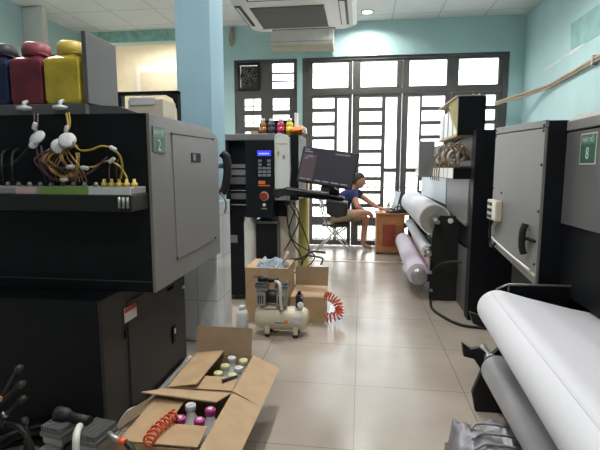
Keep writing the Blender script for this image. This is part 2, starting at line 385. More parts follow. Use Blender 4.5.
# door surround
mb = MB()
mb.box(-0.92, -0.835, FY0 - .015, FY1, 0, 2.91); mb.box(2.03, 2.11, FY0 - .015, FY1, 0, 2.91); mb.box(-0.835, 2.03, FY0 - .015, FY1, 2.86, 2.91)
mb.box(-0.835, 2.03, FY0 - .015, FY1, 2.36, 2.43)
struct(mb.build('trim_3', 'frame', bevel=0.004, seg=1))
LX = [(-0.835, -0.15), (-0.15, 0.60), (0.60, 1.325), (1.325, 2.03)]
TR = [(-0.763, -0.218), (-0.027, 0.514), (0.699, 1.241), (1.412, 1.972)]
VL = [(-0.377, -0.213), (0.359, 0.528), (0.693, 0.866), (1.412, 1.585)]
HL = [(-0.761, -0.427), (-0.033, 0.30), (0.898, 1.231), (1.62, 1.955)]
for k in range(4):
    x0, x1 = LX[k]
    mb = MB(); h = [(*TR[k], 2.46, 2.835)]; frame_grid(mb, x0 + .002, x1 - .002, 2.43, 2.86, h)
    w = struct(mb.build('window_%d' % (k + 2), 'frame', bevel=0.004, seg=1))
    mb = MB(); panes(mb, h); mb.build('pane', 'glass', w)
    h = [(*HL[k], 2.155 - .2115 * j, 2.31 - .2115 * j) for j in range(9)] + [(*HL[k], 0.09, 0.325)]
    h += [(*VL[k], 1.235, 2.303), (*VL[k], 0.62, 1.17), (*VL[k], 0.09, 0.50)]
    mb = MB(); frame_grid(mb, x0 + .003, x1 - .003, 0.012, 2.355, h)
    d = struct(mb.build('door_%d' % (k + 1), 'frame', bevel=0.003, seg=1))
    mb = MB(); panes(mb, h); mb.build('pane', 'glass', d)
    hx = x1 - 0.045 if k % 2 == 0 else x0 + 0.045
    mb = MB().box(hx - .018, hx + .018, FY0 - .008, FY0 - .0005, 0.98, 1.16)
    mb.tube([(hx, FY0 - .008, 1.09), (hx, FY0 - .05, 1.09), (hx + (-.09 if k % 2 == 0 else .09), FY0 - .05, 1.09)], 0.008, 8)
    mb.build('handle', 'steel', d)
# metal security grille outside the doors
mb = MB()
for i in range(25): mb.cyl((-0.85 + i * .12, 7.42, 0.0), (-0.85 + i * .12, 7.42, 1.22), 0.006, seg=6)
for z in (0.06, 0.62, 0.92, 1.2): mb.box(-0.9, 2.1, 7.41, 7.43, z - .008, z + .008)
struct(mb.build('trim_4', 'frame'))
# outside
struct(box(-12, 12, 9.6, 24, -0.12, -0.02).build('ground_outside', 'outground'))
struct(box(-2.19, 12, 7.3, 9.6, -0.12, -0.01).build('ground_porch', 'outground'))
struct(box(-12, 12, 19, 19.3, -0.1, 5.5).build('wall_outside', 'outwall'))
struct(box(-2.0, 3.0, 8.6, 8.7, 2.98, 3.10).build('beam_outside', 'outwall'))

# ================================================================== CEILING THINGS
proto = None
spots = [(0.05, 6.70), (1.1, 5.0), (-2.6, 5.2), (-0.45, 3.9), (-2.6, 2.6), (-0.35, 1.9), (0.1, -0.3), (-3.4, 4.0)]  # first lamp is visible; the rest are unseen, added to light the room
for i, (x, y) in enumerate(spots):
    if proto is None:
        proto = thing('downlight', 'round lit downlight in the ceiling to the right of the ceiling air conditioner', 'ceiling light', (x, y, CEIL), 'round ceiling downlights')
        MB().lathe((x, y, CEIL), [(0.088, 0.0), (0.088, -0.008), (0.07, -0.012), (0.068, -0.004), (0.068, 0.0)], seg=28).build('trim_ring', 'white', proto)
        MB().lathe((x, y, CEIL), [(0.066, -0.003), (0.066, -0.006)], seg=24).build('diffuser', 'lampglow', proto)
        ld = bpy.data.lights.new('downlight_lamp', 'AREA'); ld.shape = 'DISK'; ld.size = 0.13; ld.energy = DOWNLIGHT_W; ld.spread = math.radians(150); ld.color = (1.0, 0.97, 0.93)
        lo = bpy.data.objects.new('downlight_lamp', ld); COL.objects.link(lo); lo.parent = proto; lo.location = (0, 0, -0.02)
    else:
        c = copy_tree(proto); c.location = (x, y, CEIL)
        if i == 1: ld2 = ld.copy(); ld.energy = DOWNLIGHT_W * 0.55
        for k in c.children:
            if k.type == 'LIGHT': k.data = ld2
        c['label'] = 'unseen round ceiling downlight added to light the room'
# ceiling cassette air conditioner, hung on rods
ac = thing('ceiling_air_conditioner', 'square ceiling cassette air conditioner with grey filter grille hanging above the aisle', 'air conditioner', (-0.66, 4.65, 2.75))
def oct_pts(x0, x1, y0, y1, c, z): return [(x0 + c, y0, z), (x1 - c, y0, z), (x1, y0 + c, z), (x1, y1 - c, z), (x1 - c, y1, z), (x0 + c, y1, z), (x0, y1 - c, z), (x0, y0 + c, z)]
mb = MB(); a = oct_pts(-1.25, -0.07, 4.04, 5.22, .05, 2.79); b = oct_pts(-1.21, -0.11, 4.08, 5.18, .09, 2.75); c = oct_pts(-1.25, -0.07, 4.04, 5.22, .05, 2.81)
mb.add(b + a + c, [tuple(range(8))[::-1]] + [(i, (i + 1) % 8, 8 + (i + 1) % 8, 8 + i) for i in range(8)] + [(8 + i, 8 + (i + 1) % 8, 16 + (i + 1) % 8, 16 + i) for i in range(8)] + [tuple(range(16, 24))])
mb.build('panel', 'acwhite', ac)
box(-1.12, -0.20, 4.17, 5.09, 2.81, 3.12).build('body', 'steel', ac, bevel=0.01)
g = box(-1.08, -0.37, 4.42, 5.06, 2.742, 2.75).build('intake_grille', 'acgrille', ac, bevel=0.002)
mb = MB()
for i in range(18): mb.box(-1.07, -0.38, 4.44 + i * .0345, 4.446 + i * .0345, 2.738, 2.742)
mb.build('grille_bars', 'midgrey', g)
box(-1.11, -0.34, 5.075, 5.09, 2.743, 2.75).build('grille_edge', 'white', ac)
for nm, q in (('near', (-1.06, -0.36, 4.16, 4.25)), ('far', (-1.0, -0.3, 5.12, 5.145)), ('left', (-1.215, -1.15, 4.35, 4.95)), ('right', (-0.235, -0.15, 4.30, 5.02))):
    l = box(*q, 2.744, 2.7505).build('air_slot', 'black', ac)
    mb = MB(); x0, x1, y0, y1 = q
    if x1 - x0 > y1 - y0: mb.sheet([(x0 + .02, y0 + .01, 2.738), (x1 - .02, y0 + .01, 2.738), (x1 - .02, y1 - .02, 2.744), (x0 + .02, y1 - .02, 2.744)], 0.003)
    else: mb.sheet([(x0 + .012, y0 + .02, 2.743), (x0 + .012, y1 - .02, 2.743), (x1 - .025, y1 - .02, 2.738), (x1 - .025, y0 + .02, 2.738)], 0.003)
    mb.build('louvre', 'acwhite', l)
for x, y in ((-1.08, 4.2), (-0.24, 4.2), (-1.08, 5.06), (-0.24, 5.06)): MB().cyl((x, y, 3.10), (x, y, CEIL), 0.006, seg=8).build('hanger_rod', 'steel', ac)
# wall split air conditioner
sp = thing('wall_air_conditioner', 'white split air conditioner mounted high on the teal wall above the windows', 'air conditioner', (-0.91, YB, 3.0))
MB().prism([(-1.385, YB, 2.99), (-1.385, YB - .10, 2.985), (-1.385, YB - .19, 3.05), (-1.385, YB - .20, 3.10), (-1.385, YB - .19, 3.27), (-1.385, YB - .14, 3.29), (-1.385, YB, 3.29)], (0.955, 0, 0)).build('body', 'acwhite', sp, bevel=0.012)
MB().prism([(-1.365, YB - .12, 2.988), (-1.365, YB - .188, 3.04), (-1.365, YB - .196, 3.036), (-1.365, YB - .125, 2.980)], (0.915, 0, 0)).build('outlet_flap', 'cream', sp)
box(-1.38, -0.435, YB - .2015, YB - .195, 3.098, 3.104).build('front_seam', 'midgrey', sp)
box(-0.53, -0.49, YB - .206, YB - .19, 3.17, 3.22).build('badge', 'ltblue', sp)
MB().tube([(-0.46, YB - .02, 3.0), (-0.45, YB - .02, 2.93), (-0.46, YB - .015, 2.91)], 0.01, 6).build('drain_pipe', 'acwhite', sp)
# loop of cable hanging on the back wall
mb = MB().tube(smooth_path([(-2.03, YB - .02, 3.38), (-2.05, YB - .03, 3.2), (-2.02, YB - .03, 3.12), (-1.985, YB - .03, 3.2), (-2.0, YB - .02, 3.36)]), 0.012, 8)
mb.tube(smooth_path([(-2.02, YB - .03, 3.36), (-2.03, YB - .04, 3.22), (-2.005, YB - .04, 3.15), (-1.995, YB - .04, 3.25), (-2.0, YB - .03, 3.34)]), 0.01, 8)
mb.box(-2.03, -1.98, YB - .03, YB, 3.365, 3.39)
tag(mb.build('hanging_cable', 'conduit'), 'short tan loop of cable hanging from a clip at the top of the back wall', 'cable')
# white box at the top of the left wall
wbx = thing('wall_box', 'white box fixed high on the left wall above the ink bottles', 'wall unit', (XL, 5.9, 2.85))
box(XL, -4.30, 5.86, 5.96, 2.855, 3.40).build('case', 'white', wbx, bevel=0.01)
box(XL + .01, -4.32, 5.855, 5.861, 2.90, 2.905).build('seam', 'midgrey', wbx)
# tan conduit along the right wall
cd = thing('wall_conduit', 'long tan conduit running along the right wall and bending out to the doors', 'conduit', (XR, 5.5, 2.3))
mb = MB()
pth = [(XR - .02, 3.2, 2.42), (XR - .02, 4.948, 2.317), (XR - .02, 6.05, 2.25), (2.18, 6.45, 2.225), (1.90, 6.93, 2.165)]
mb.tube(pth, 0.02, 8); mb.tube([(x - .01, y - .02, z - .035) for x, y, z in pth], 0.012, 8); mb.build('conduit', 'conduit', cd)
for y, z in ((3.8, 2.385), (5.0, 2.313)): box(XR - .05, XR, y - .015, y + .015, z - .06, z + .035).build('clip', 'steel', cd)
wb2 = thing('exhaust_fan', 'square exhaust fan in the top left pane of the left window', 'fan', (-1.77, 7.12, 2.45))
mb = MB(); frame_grid(mb, -1.945, -1.595, 2.45, 2.865, [(-1.915, -1.625, 2.49, 2.835)], 7.11, 7.19); mb.build('housing', 'rubber', wb2)
MB().lathe((-1.77, 7.14, 2.66), [(0.03, -0.012), (0.035, 0.0), (0.03, 0.02)], 'y', 16).build('hub', 'rubber', wb2)
for k in range(5):
    a = 2 * PI * k / 5 + .3; c, s = math.cos(a), math.sin(a)
    mb = MB().sheet([(-1.77 + .03 * c - .02 * s, 7.135, 2.66 + .03 * s + .02 * c), (-1.77 + .135 * c - .06 * s, 7.13, 2.66 + .135 * s + .06 * c), (-1.77 + .14 * c + .05 * s, 7.165, 2.66 + .14 * s - .05 * c), (-1.77 + .03 * c + .02 * s, 7.155, 2.66 + .03 * s - .02 * c)], 0.003)
    mb.build('blade', 'rubber', wb2)
mb = MB()
for r in (0.05, 0.09, 0.13): mb.tube([(-1.77 + r * math.cos(t * PI / 12), 7.112, 2.66 + r * math.sin(t * PI / 12)) for t in range(25)], 0.003, 5)
for k in range(4):
    a = PI * k / 4 + .2; mb.tube([(-1.77 + .16 * math.cos(a), 7.112, 2.66 + .16 * math.sin(a)), (-1.77 - .16 * math.cos(a), 7.112, 2.66 - .16 * math.sin(a))], 0.003, 5)
mb.build('guard', 'steel', wb2)
box(-1.91, -1.63, 7.175, 7.18, 2.495, 2.83).build('shutter', 'frame', wb2)
#PART2
# ================================================================== PRINTER 2 (left)
EX = Vector((1, 0, 0)); EY = Vector((0, 1, 0)); EZ = Vector((0, 0, 1))
p2 = thing('large_format_printer', 'black and grey printer with green sign 2 and ink jugs at the left', 'printer', (-1.5, 2.3, 0))
prof = [(1.90, .668), (1.90, 1.474), (2.70, 1.474), (2.84, 1.43), (2.86, 1.40), (2.86, .674)]
MB().prism([(-0.935, y, z) for y, z in prof], (-1.3, 0, 0)).build('end_cabinet', 'black', p2, bevel=0.004)
sd = MB().prism([(-0.92, y, z) for y, z in prof], (-0.015, 0, 0)).build('side_panel', 'grey', p2, bevel=0.003)
htc = MB().prism([(-0.916, y, z) for y, z in ((2.13, 1.402), (2.74, 1.412), (2.752, .785), (2.146, .772))], (-0.006, 0, 0)).build('hatch', 'grey', sd, bevel=0.003)
MB().prism([(-0.9155, y, z) for y, z in ((2.125, 1.404), (2.745, 1.416), (2.745, 1.409), (2.125, 1.397))], (-0.006, 0, 0)).build('hatch_gap', 'black', sd)
box(-0.9165, -0.9135, 2.37, 2.515, 1.268, 1.318).build('latch_recess', 'black', sd, bevel=0.002)
box(-0.9150, -0.9105, 2.39, 2.43, 1.275, 1.312).build('latch_tab', 'midgrey', sd, bevel=0.002)
mb = MB()
for y, z in ((2.125, 1.40), (2.745, 1.412), (2.14, .782), (2.752, .792)): MB().lathe((-0.9155, y, z), [(0.008, 0.0), (0.006, 0.004)], 'x', 10).build('screw', 'black', sd)
sg = box(-0.9185, -0.9165, 1.92, 2.047, 1.305, 1.42).build('number_sign', 'signg', p2, label='green sign reading 2')
box(-0.9170, -0.9155, 1.925, 2.042, 1.372, 1.415).build('sign_header', 'signlg', sg)
R = basis(EY, EX)
text('sign_text', 'MÁY SỐ', 0.028, 'signink', sg, (-0.9153, 1.983, 1.392), R)
text('sign_number', '2', 0.072, 'signink', sg, (-0.9153, 1.983, 1.336), R)
# lower cabinet with door
box(-2.2, -1.115, 1.745, 2.67, 0.0, 0.667).build('lower_cabinet', 'black', p2, bevel=0.004)
lc = box(-1.115, -1.10, 1.745, 2.67, 0.02, 0.667).build('lower_side_panel', 'charcoal', p2, bevel=0.003)
dr = box(-1.101, -1.094, 1.955, 2.64, 0.05, 0.60).build('cabinet_door', 'charcoal', lc, bevel=0.003)
mb = MB().box(-1.094, -1.085, 2.44, 2.48, 0.20, 0.30); mb.build('door_lock', 'black', lc, bevel=0.003)
box(-1.087, -1.083, 2.455, 2.475, 0.255, 0.285).build('lock_label', 'white', lc)
mb = MB().box(-1.10, -1.092, 1.925, 1.938, 0.43, 0.47); mb.box(-1.10, -1.092, 1.945, 1.955, 0.43, 0.48); mb.build('hinge', 'black', lc)
wl = box(-1.0965, -1.0935, 1.925, 2.04, 0.505, 0.575).build('warning_label', 'white', lc, label='white label with red top edge')
box(-1.0937, -1.0930, 1.925, 2.04, 0.552, 0.575).build('label_band', 'warn', wl)
box(-1.0965, -1.0940, 2.39, 2.49, 0.527, 0.547).build('cream_label', 'yelcap', lc)
mb = MB().lathe((-1.10, 2.62, 0.50), [(0.012, 0), (0.012, 0.012), (0.008, 0.02)], 'x', 10); mb.build('catch', 'white', lc)
# seam strip along the front
box(-2.2, -0.935, 1.893, 1.90, 0.715, 0.72).build('front_seam', 'charcoal', p2)
# clamp lever on the far end
lv = MB().tube(smooth_path([(-0.935, 2.98, 1.335), (-0.905, 2.985, 1.30), (-0.90, 2.985, 1.20), (-0.92, 2.985, 1.10), (-0.95, 2.98, 1.06)]), [0.028] * 33, 10)
lv.build('clamp_lever', 'rubber', p2)
MB().cyl((-0.97, 2.85, 1.25), (-0.93, 2.99, 1.25), 0.018, seg=10).build('lever_stem', 'steel', p2)
MB().tube(smooth_path([(-0.94, 2.96, 1.07), (-0.905, 2.96, 1.0), (-0.915, 2.96, 0.93)]), 0.008, 8).build('lever_spring', 'steel', p2)
# ink shelf, side board, back board
box(-2.1, -1.215, 1.90, 2.16, 1.474, 1.520).build('ink_shelf', 'rackgrey', p2, bevel=0.003)
box(-1.225, -1.203, 1.91, 2.16, 1.5205, 1.83).build('rack_side_board', 'rackgrey', p2, bevel=0.003)
box(-2.1, -1.23, 2.145, 2.16, 1.52, 1.795).build('rack_back_board', 'black', p2)
MB().prism([(-0.97, 1.902, 1.474), (-1.20, 1.902, 1.474), (-1.20, 1.902, 1.512), (-1.06, 1.902, 1.505)], (0, .03, 0)).build('front_lip', 'rackgrey', p2)
# rear beam on its posts
rb = MB().box(-1.56, -1.15, 2.78, 2.83, 1.698, 1.718); rb.prism([(-1.15, 2.78, 1.718), (-1.24, 2.78, 1.698), (-1.185, 2.78, 1.668), (-1.16, 2.78, 1.60), (-1.155, 2.78, 1.474), (-1.15, 2.78, 1.474)], (0, .05, 0))
rb.box(-1.56, -1.42, 2.78, 2.83, 1.474, 1.57); rb.box(-1.56, -1.53, 2.78, 2.83, 1.474, 1.718); rb.build('rear_beam', 'black', p2, bevel=0.002)
# ink tray with manifold
tr = box(-1.85, -0.935, 1.74, 1.893, 1.055, 1.125).build('ink_tray', 'rubber', p2, bevel=0.006)
box(-1.85, -0.94, 1.75, 1.885, 1.125, 1.155).build('manifold', 'greyplastic', tr, bevel=0.004)
box(-1.352, -1.125, 1.746, 1.752, 1.122, 1.158).build('green_strip', 'green', tr)
box(-1.125, -0.94, 1.746, 1.752, 1.122, 1.156).build('white_strip', 'jug', tr)
box(-1.46, -1.37, 1.746, 1.752, 1.126, 1.154).build('pink_strip', 'pinkpaper', tr)
for i in range(5):
    x = -1.085 + i * .034
    MB().lathe((x, 1.80, 1.155), [(0.013, 0), (0.013, 0.016), (0.007, 0.02), (0.006, 0.034)], seg=12).build('yellow_connector', 'yelcap', tr)
mb = MB()
for i in range(14):
    MB().lathe((-1.80 + i * .052, 1.80, 1.155), [(0.010, 0), (0.010, 0.012), (0.005, 0.02)], seg=8).build('grey_connector', 'greyplastic', tr)
mb = MB()
for i in range(3): mb.cyl((-0.985 + i * .018, 1.736, 1.07), (-0.985 + i * .018, 1.736, 1.115), 0.006, seg=8)
mb.build('tray_pins', 'alu', tr)
# ink filters (white discs) and tubes on the machine end
for (x, y, z, r, ax) in ((-1.383, 1.80, 1.365, 0.036, -.2), (-1.395, 1.79, 1.335, 0.020, .1), (-1.240, 1.795, 1.353, 0.036, .5), (-1.281, 1.80, 1.328, 0.034, .9)):
    d = Vector((math.sin(ax) * .6, -0.8, 0.55 * math.cos(ax))).normalized(); c0 = Vector((x, y, z)); mb = MB()
    mb.tube([c0 - d * .012, c0 - d * .006, c0 - d * .003, c0 + d * .003, c0 + d * .006, c0 + d * .012], [r * .3, r * .8, r, r, r * .8, r * .3], 20)
    f = mb.build('ink_filter', 'jug', p2)
    MB().tube([c0 + d * .007, c0 + d * .0085], [r * .55, r * .5], 16).build('filter_membrane', 'greyplastic', f)
def tube_part(m, pts, r=0.0045): return MB().tube(smooth_path(pts, 7), r, 6).build('ink_tube', m, p2)
tube_part('ytube', [(-1.293, 1.875, 1.475), (-1.27, 1.85, 1.43), (-1.256, 1.82, 1.40), (-1.25, 1.80, 1.36)])
tube_part('ytube', [(-1.28, 1.875, 1.475), (-1.262, 1.85, 1.42), (-1.272, 1.82, 1.37), (-1.285, 1.80, 1.34)])
tube_part('ytube', [(-1.21, 1.79, 1.345), (-1.17, 1.77, 1.31), (-1.12, 1.77, 1.31), (-1.07, 1.77, 1.325), (-1.03, 1.78, 1.318)])
tube_part('ytube', [(-1.02, 1.78, 1.31), (-1.0, 1.79, 1.28), (-1.0, 1.80, 1.23), (-1.01, 1.80, 1.19)])
tube_part('ytube', [(-1.04, 1.79, 1.262), (-1.01, 1.80, 1.24), (-0.985, 1.80, 1.20), (-0.983, 1.80, 1.185)])
tube_part('ytube', [(-1.04, 1.79, 1.268), (-1.08, 1.79, 1.26), (-1.13, 1.80, 1.24), (-1.2, 1.79, 1.24)], 0.0035)
tube_part('mtube', [(-1.447, 1.875, 1.475), (-1.43, 1.85, 1.44), (-1.41, 1.82, 1.41), (-1.39, 1.80, 1.37)])
tube_part('mtube', [(-1.43, 1.875, 1.475), (-1.415, 1.85, 1.43), (-1.40, 1.82, 1.40), (-1.39, 1.80, 1.36)])
tube_part('mtube', [(-1.39, 1.80, 1.33), (-1.36, 1.78, 1.24), (-1.30, 1.77, 1.19), (-1.22, 1.77, 1.185), (-1.13, 1.78, 1.22), (-1.06, 1.79, 1.28)])
tube_part('mtube', [(-1.37, 1.80, 1.33), (-1.34, 1.78, 1.27), (-1.29, 1.77, 1.24), (-1.22, 1.77, 1.235)])
for dx in (0, .033): tube_part('mtube', [(-1.06 + dx, 1.80, 1.185), (-1.06 + dx, 1.80, 1.23), (-1.05 + dx, 1.80, 1.27)], 0.0035)
for i in range(12):
    x = -1.352 + i * .017
    m = 'mtube' if i < 3 else 'btube'
    b = (-.02 + random.uniform(-.02, .025)) if i > 3 else 0
    tube_part(m, [(x, 1.80, 1.175), (x - .01, 1.79, 1.22), (x - .03 + b, 1.78 + random.uniform(-.02, .02), 1.27), (-1.34 + i * .009, 1.80, 1.31), (-1.345 + i * .01, 1.84, 1.335 + random.uniform(-.02, .03)), (-1.34 + i * .008, 1.885, 1.33)], 0.004)
for k in range(5):
    tube_part('btube', [(-1.30 + .012 * k, 1.86, 1.36), (-1.335 + .01 * k, 1.80, 1.29 - .01 * k), (-1.30 + .01 * k, 1.76, 1.225 - .006 * k), (-1.245 + .004 * k, 1.77, 1.20), (-1.21, 1.80, 1.245 - .01 * k), (-1.235 + .004 * k, 1.84, 1.30)], 0.004)
for k in range(4): tube_part('rubber', [(-1.66 + .05 * k, 1.80, 1.165), (-1.655 + .05 * k, 1.79, 1.24), (-1.68 + .05 * k, 1.83, 1.30), (-1.70 + .05 * k, 1.89, 1.32)], 0.005)
tube_part('rubber', [(-1.7, 1.86, 1.22), (-1.6, 1.82, 1.24), (-1.5, 1.80, 1.26), (-1.42, 1.79, 1.32)], 0.006)
for (x, y, z, rot) in ((-1.025, 1.78, 1.315, -.5), (-1.155, 1.775, 1.235, -.15), (-1.215, 1.768, 1.24, .1), (-1.245, 1.765, 1.187, .1), (-1.04, 1.79, 1.267, .6), (-1.40, 1.81, 1.415, 1.2), (-1.255, 1.815, 1.40, 1.3)):
    d = Vector((math.cos(rot), 0, math.sin(rot))) * .016
    c0 = Vector((x, y, z)); MB().tube([c0 - d, c0 - d * .7, c0 + d * .7, c0 + d], [0.006, 0.009, 0.009, 0.006], 10).build('tube_connector', 'jug', p2)
# three ink jugs on the shelf
def ink_jug(x, w, label, m, mc, h=0.2, d=0.17):
    t = thing('ink_jug', label, 'ink jug', (x, 1.99, 1.5202), 'square ink jugs on the printer shelf')
    y0, y1 = 1.905, 1.905 + d; z0 = 1.5202; w2 = w / 2
    prof = [(w2 * .93, 0.0), (w2, .02), (w2, h - .02), (w2 * .96, h), (w2 * .5, h + .022), (.034, h + .03)]
    vs = []; fs = []
    yc = (y0 + y1) / 2
    for (a, hh) in prof:
        s = a / w2; dd = d / 2 * s
        vs += [(x - a, yc - dd, z0 + hh), (x + a, yc - dd, z0 + hh), (x + a, yc + dd, z0 + hh), (x - a, yc + dd, z0 + hh)]
    for i in range(len(prof) - 1):
        for k in range(4): fs.append((i * 4 + k, i * 4 + (k + 1) % 4, (i + 1) * 4 + (k + 1) % 4, (i + 1) * 4 + k))
    fs += [(3, 2, 1, 0), tuple((len(prof) - 1) * 4 + k for k in range(4))]
    MB().add(vs, fs).build('body', m, t, bevel=0.008, seg=3)
    MB().lathe((x, yc, z0 + h + .02), [(0.036, 0.0), (0.060, 0.008), (0.063, 0.03), (0.058, 0.055), (0.045, 0.065)], seg=24).build('cap', mc, t)
    MB().tube(smooth_path([(x - .05, yc, z0 + h + .005), (x + .02, yc - .04, z0 + h + .03), (x + .07, yc - .03, z0 + h + .025), (x + .08, yc, z0 + h)]), 0.006, 8).build('cap_strap', mc, t)
    o = MB().tube([(x, 1.905, z0 + .012), (x, 1.885, z0 + .006), (x, 1.882, z0 - .02)], [0.008, 0.009, 0.009], 10)
    o.build('outlet', 'jug', t)
    MB().lathe((x, 1.882, z0 - .03), [(0.007, 0), (0.03, .004), (0.032, .016), (0.008, .022)], seg=16).build('outlet_nut', 'jug', t)
    return t
ink_jug(-1.673, 0.165, 'dark blue ink jug at the left edge, on the shelf of printer 2', 'blu', 'blucap')
ink_jug(-1.500, 0.158, 'dark magenta ink jug between the blue and yellow jugs', 'mag', 'magcap')
ink_jug(-1.325, 0.170, 'yellow ink jug beside the grey side board of the shelf', 'yel', 'yelcap')
# beige box with paper on top of printer 2
bb = thing('document_box', 'beige box with white papers on it on top of printer 2', 'box', (-1.2, 2.55, 1.475))
box(-1.325, -1.115, 2.48, 2.66, 1.4752, 1.622).build('box_body', 'beige', bb, bevel=0.004)
MB().sheet([(-1.315, 2.478, 1.6225), (-1.16, 2.478, 1.6225), (-1.16, 2.66, 1.624), (-1.315, 2.66, 1.624)], 0.008).build('paper_stack', 'paper', bb)
MB().prism([(-1.31, 2.477, 1.628), (-1.165, 2.477, 1.628), (-1.165, 2.477, 1.592), (-1.31, 2.477, 1.590)], (0, .002, 0)).build('hanging_paper', 'paper', bb)
# bright paper lying on the printer top
MB_ = MB().sheet([(-1.20, 1.93, 1.4752), (-1.02, 1.93, 1.4752), (-1.02, 2.02, 1.4752), (-1.20, 2.02, 1.4752)], 0.003)

# ================================================================== PRINTER 8 (right, near)
p8 = thing('large_format_printer', 'black printer with green sign 8 and light grey end panel at the right', 'printer', (1.3, 2.0, 0))
prof8 = [(2.355, 1.425), (3.175, 1.452), (3.17, .728), (2.352, .645)]
MB().prism([(0.895, 2.352, .642), (0.895, 2.352, 1.463), (0.895, 3.175, 1.492), (0.895, 3.172, .730)], (0.85, 0, 0)).build('end_cabinet', 'black', p8, bevel=0.004)
e8 = MB().prism([(0.88, y, z) for y, z in prof8], (0.015, 0, 0)).build('side_panel', 'grey', p8, bevel=0.003)
MB().prism([(0.88, y, z) for y, z in ((2.355, 1.431), (3.175, 1.457), (3.175, 1.497), (2.355, 1.466))], (0.017, 0, 0)).build('lid_edge', 'grey', p8, bevel=0.003)
mb = MB()
for y, z in ((2.37, 1.415), (2.37, 1.44), (3.16, 1.44), (3.16, 1.475), (2.37, 1.25), (2.37, 1.02), (2.38, .75), (3.155, 1.1), (2.98, 1.08)): MB().lathe((0.8805, y, z), [(0.008, 0.0), (0.006, -0.005)], 'x', 10).build('screw', 'black', e8)
MB().prism([(0.872, y, z) for y, z in ((2.352, .70), (3.17, .775), (3.17, .766), (2.352, .690))], (0.009, 0, 0)).build('bottom_flange', 'cream', e8)
# switch box with cables, clamp lever
sb = box(0.842, 0.88, 2.95, 3.15, 0.90, 1.03).build('switch_box', 'cream', p8, bevel=0.006)
box(0.838, 0.843, 2.96, 3.02, 0.915, 1.015).build('switch_cover', 'white', sb, bevel=0.002)
for z in (0.925, 0.965, 1.005): box(0.838, 0.843, 3.04, 3.13, z - .012, z + .008).build('terminal_slot', 'black', sb)
for off in (0, .012): MB().tube(smooth_path([(0.84 + off, 3.04, 0.90), (0.85, 3.08 + off, 0.83), (0.865, 3.12, 0.76), (0.86, 3.07, 0.72), (0.868, 3.0, 0.76)]), 0.008, 8).build('cable', 'black', sb)
MB().tube(smooth_path([(0.87, 3.10, .78), (0.868, 3.0, .765), (0.868, 2.7, .735), (0.868, 2.4, .715)]), 0.006, 8).build('white_wire', 'white', p8)
lv = MB().tube(smooth_path([(0.86, 2.48, .785), (0.848, 2.48, .83), (0.848, 2.48, .90), (0.86, 2.48, .945)]), [0.018] * 25, 10).build('clamp_lever', 'rubber', p8)
MB().cyl((0.855, 2.48, 0.87), (0.895, 2.36, 0.865), 0.010, seg=10).build('lever_stem', 'black', p8)
# front cover with the sign
MB().prism([(0.98, 2.36, z) if i == 0 else (x, 2.36, z) for i, (x, z) in enumerate(((0.98, .965), (0.98, 1.40), (0.99, 1.405), (0.99, .965)))], (0, -3.2, 0)).build('front_cover', 'rackgrey', p8, bevel=0.003)
MB().prism([(0.975, 2.352, 1.41), (0.975, 2.352, 1.455), (1.02, 2.352, 1.485), (1.6, 2.352, 1.485), (1.6, 2.352, 1.41)], (0, -3.2, 0)).build('top_lid', 'grey', p8, bevel=0.004)
box(0.992, 1.75, -0.85, 2.352, 0.62, 1.41).build('body', 'black', p8, bevel=0.004)
sg = box(0.9765, 0.9795, 2.062, 2.203, 1.250, 1.386).build('number_sign', 'signink', p8, label='green sign reading 8')
box(0.9755, 0.9770, 2.068, 2.197, 1.256, 1.380).build('sign_field', 'signg', sg)
box(0.9748, 0.9757, 2.072, 2.193, 1.338, 1.376).build('sign_header', 'signlg', sg)
R8 = basis(-EY, -EX)
text('sign_text', 'MÁY SỐ', 0.028, 'signink', sg, (0.9745, 2.132, 1.356), R8)
text('sign_number', '8', 0.072, 'signink', sg, (0.9745, 2.132, 1.296), R8, sx=0.8)
# stand below
box(0.72, 1.10, 2.23, 2.26, 0.60, 0.672).build('rail_plate', 'black', p8)
box(0.99, 1.7, 2.42, 3.05, 0.0, 0.70).build('leg', 'black', p8, bevel=0.004)
box(1.16, 1.7, -0.85, 2.42, 0.05, 0.62).build('lower_body', 'black', p8)
MB().tube([(0.655, 2.22, 0.655), (0.71, 2.22, 0.682), (1.10, 2.22, 0.682)], 0.005, 8).build('paper_rail', 'steel', p8)
br = MB().prism([(0.52, 2.26, 0.36), (0.56, 2.26, 0.33), (0.60, 2.26, 0.34), (0.66, 2.26, 0.30), (0.75, 2.26, .40), (1.0, 2.26, .44), (1.0, 2.26, .0), (0.60, 2.26, 0.0), (0.58, 2.26, 0.1), (0.62, 2.26, .22), (0.58, 2.26, 0.28), (0.53, 2.26, .29)], (0, .03, 0))
br.build('roll_bracket', 'rubber', p8, bevel=0.003)
MB().prism([(0.55, 2.27, 0.52), (0.61, 2.27, 0.50), (0.66, 2.27, 0.53), (1.0, 2.27, 0.66), (1.0, 2.27, 0.40), (0.75, 2.27, 0.40), (0.57, 2.27, 0.46)], (0, .03, 0)).build('roll_bracket', 'rubber', p8, bevel=0.003)
MB().prism([(0.53, -0.6, 0.36), (0.66, -0.6, 0.30), (1.0, -0.6, .60), (1.16, -0.6, .60), (1.16, -0.6, .0), (0.60, -0.6, 0.0)], (0, .03, 0)).build('roll_bracket', 'rubber', p8)
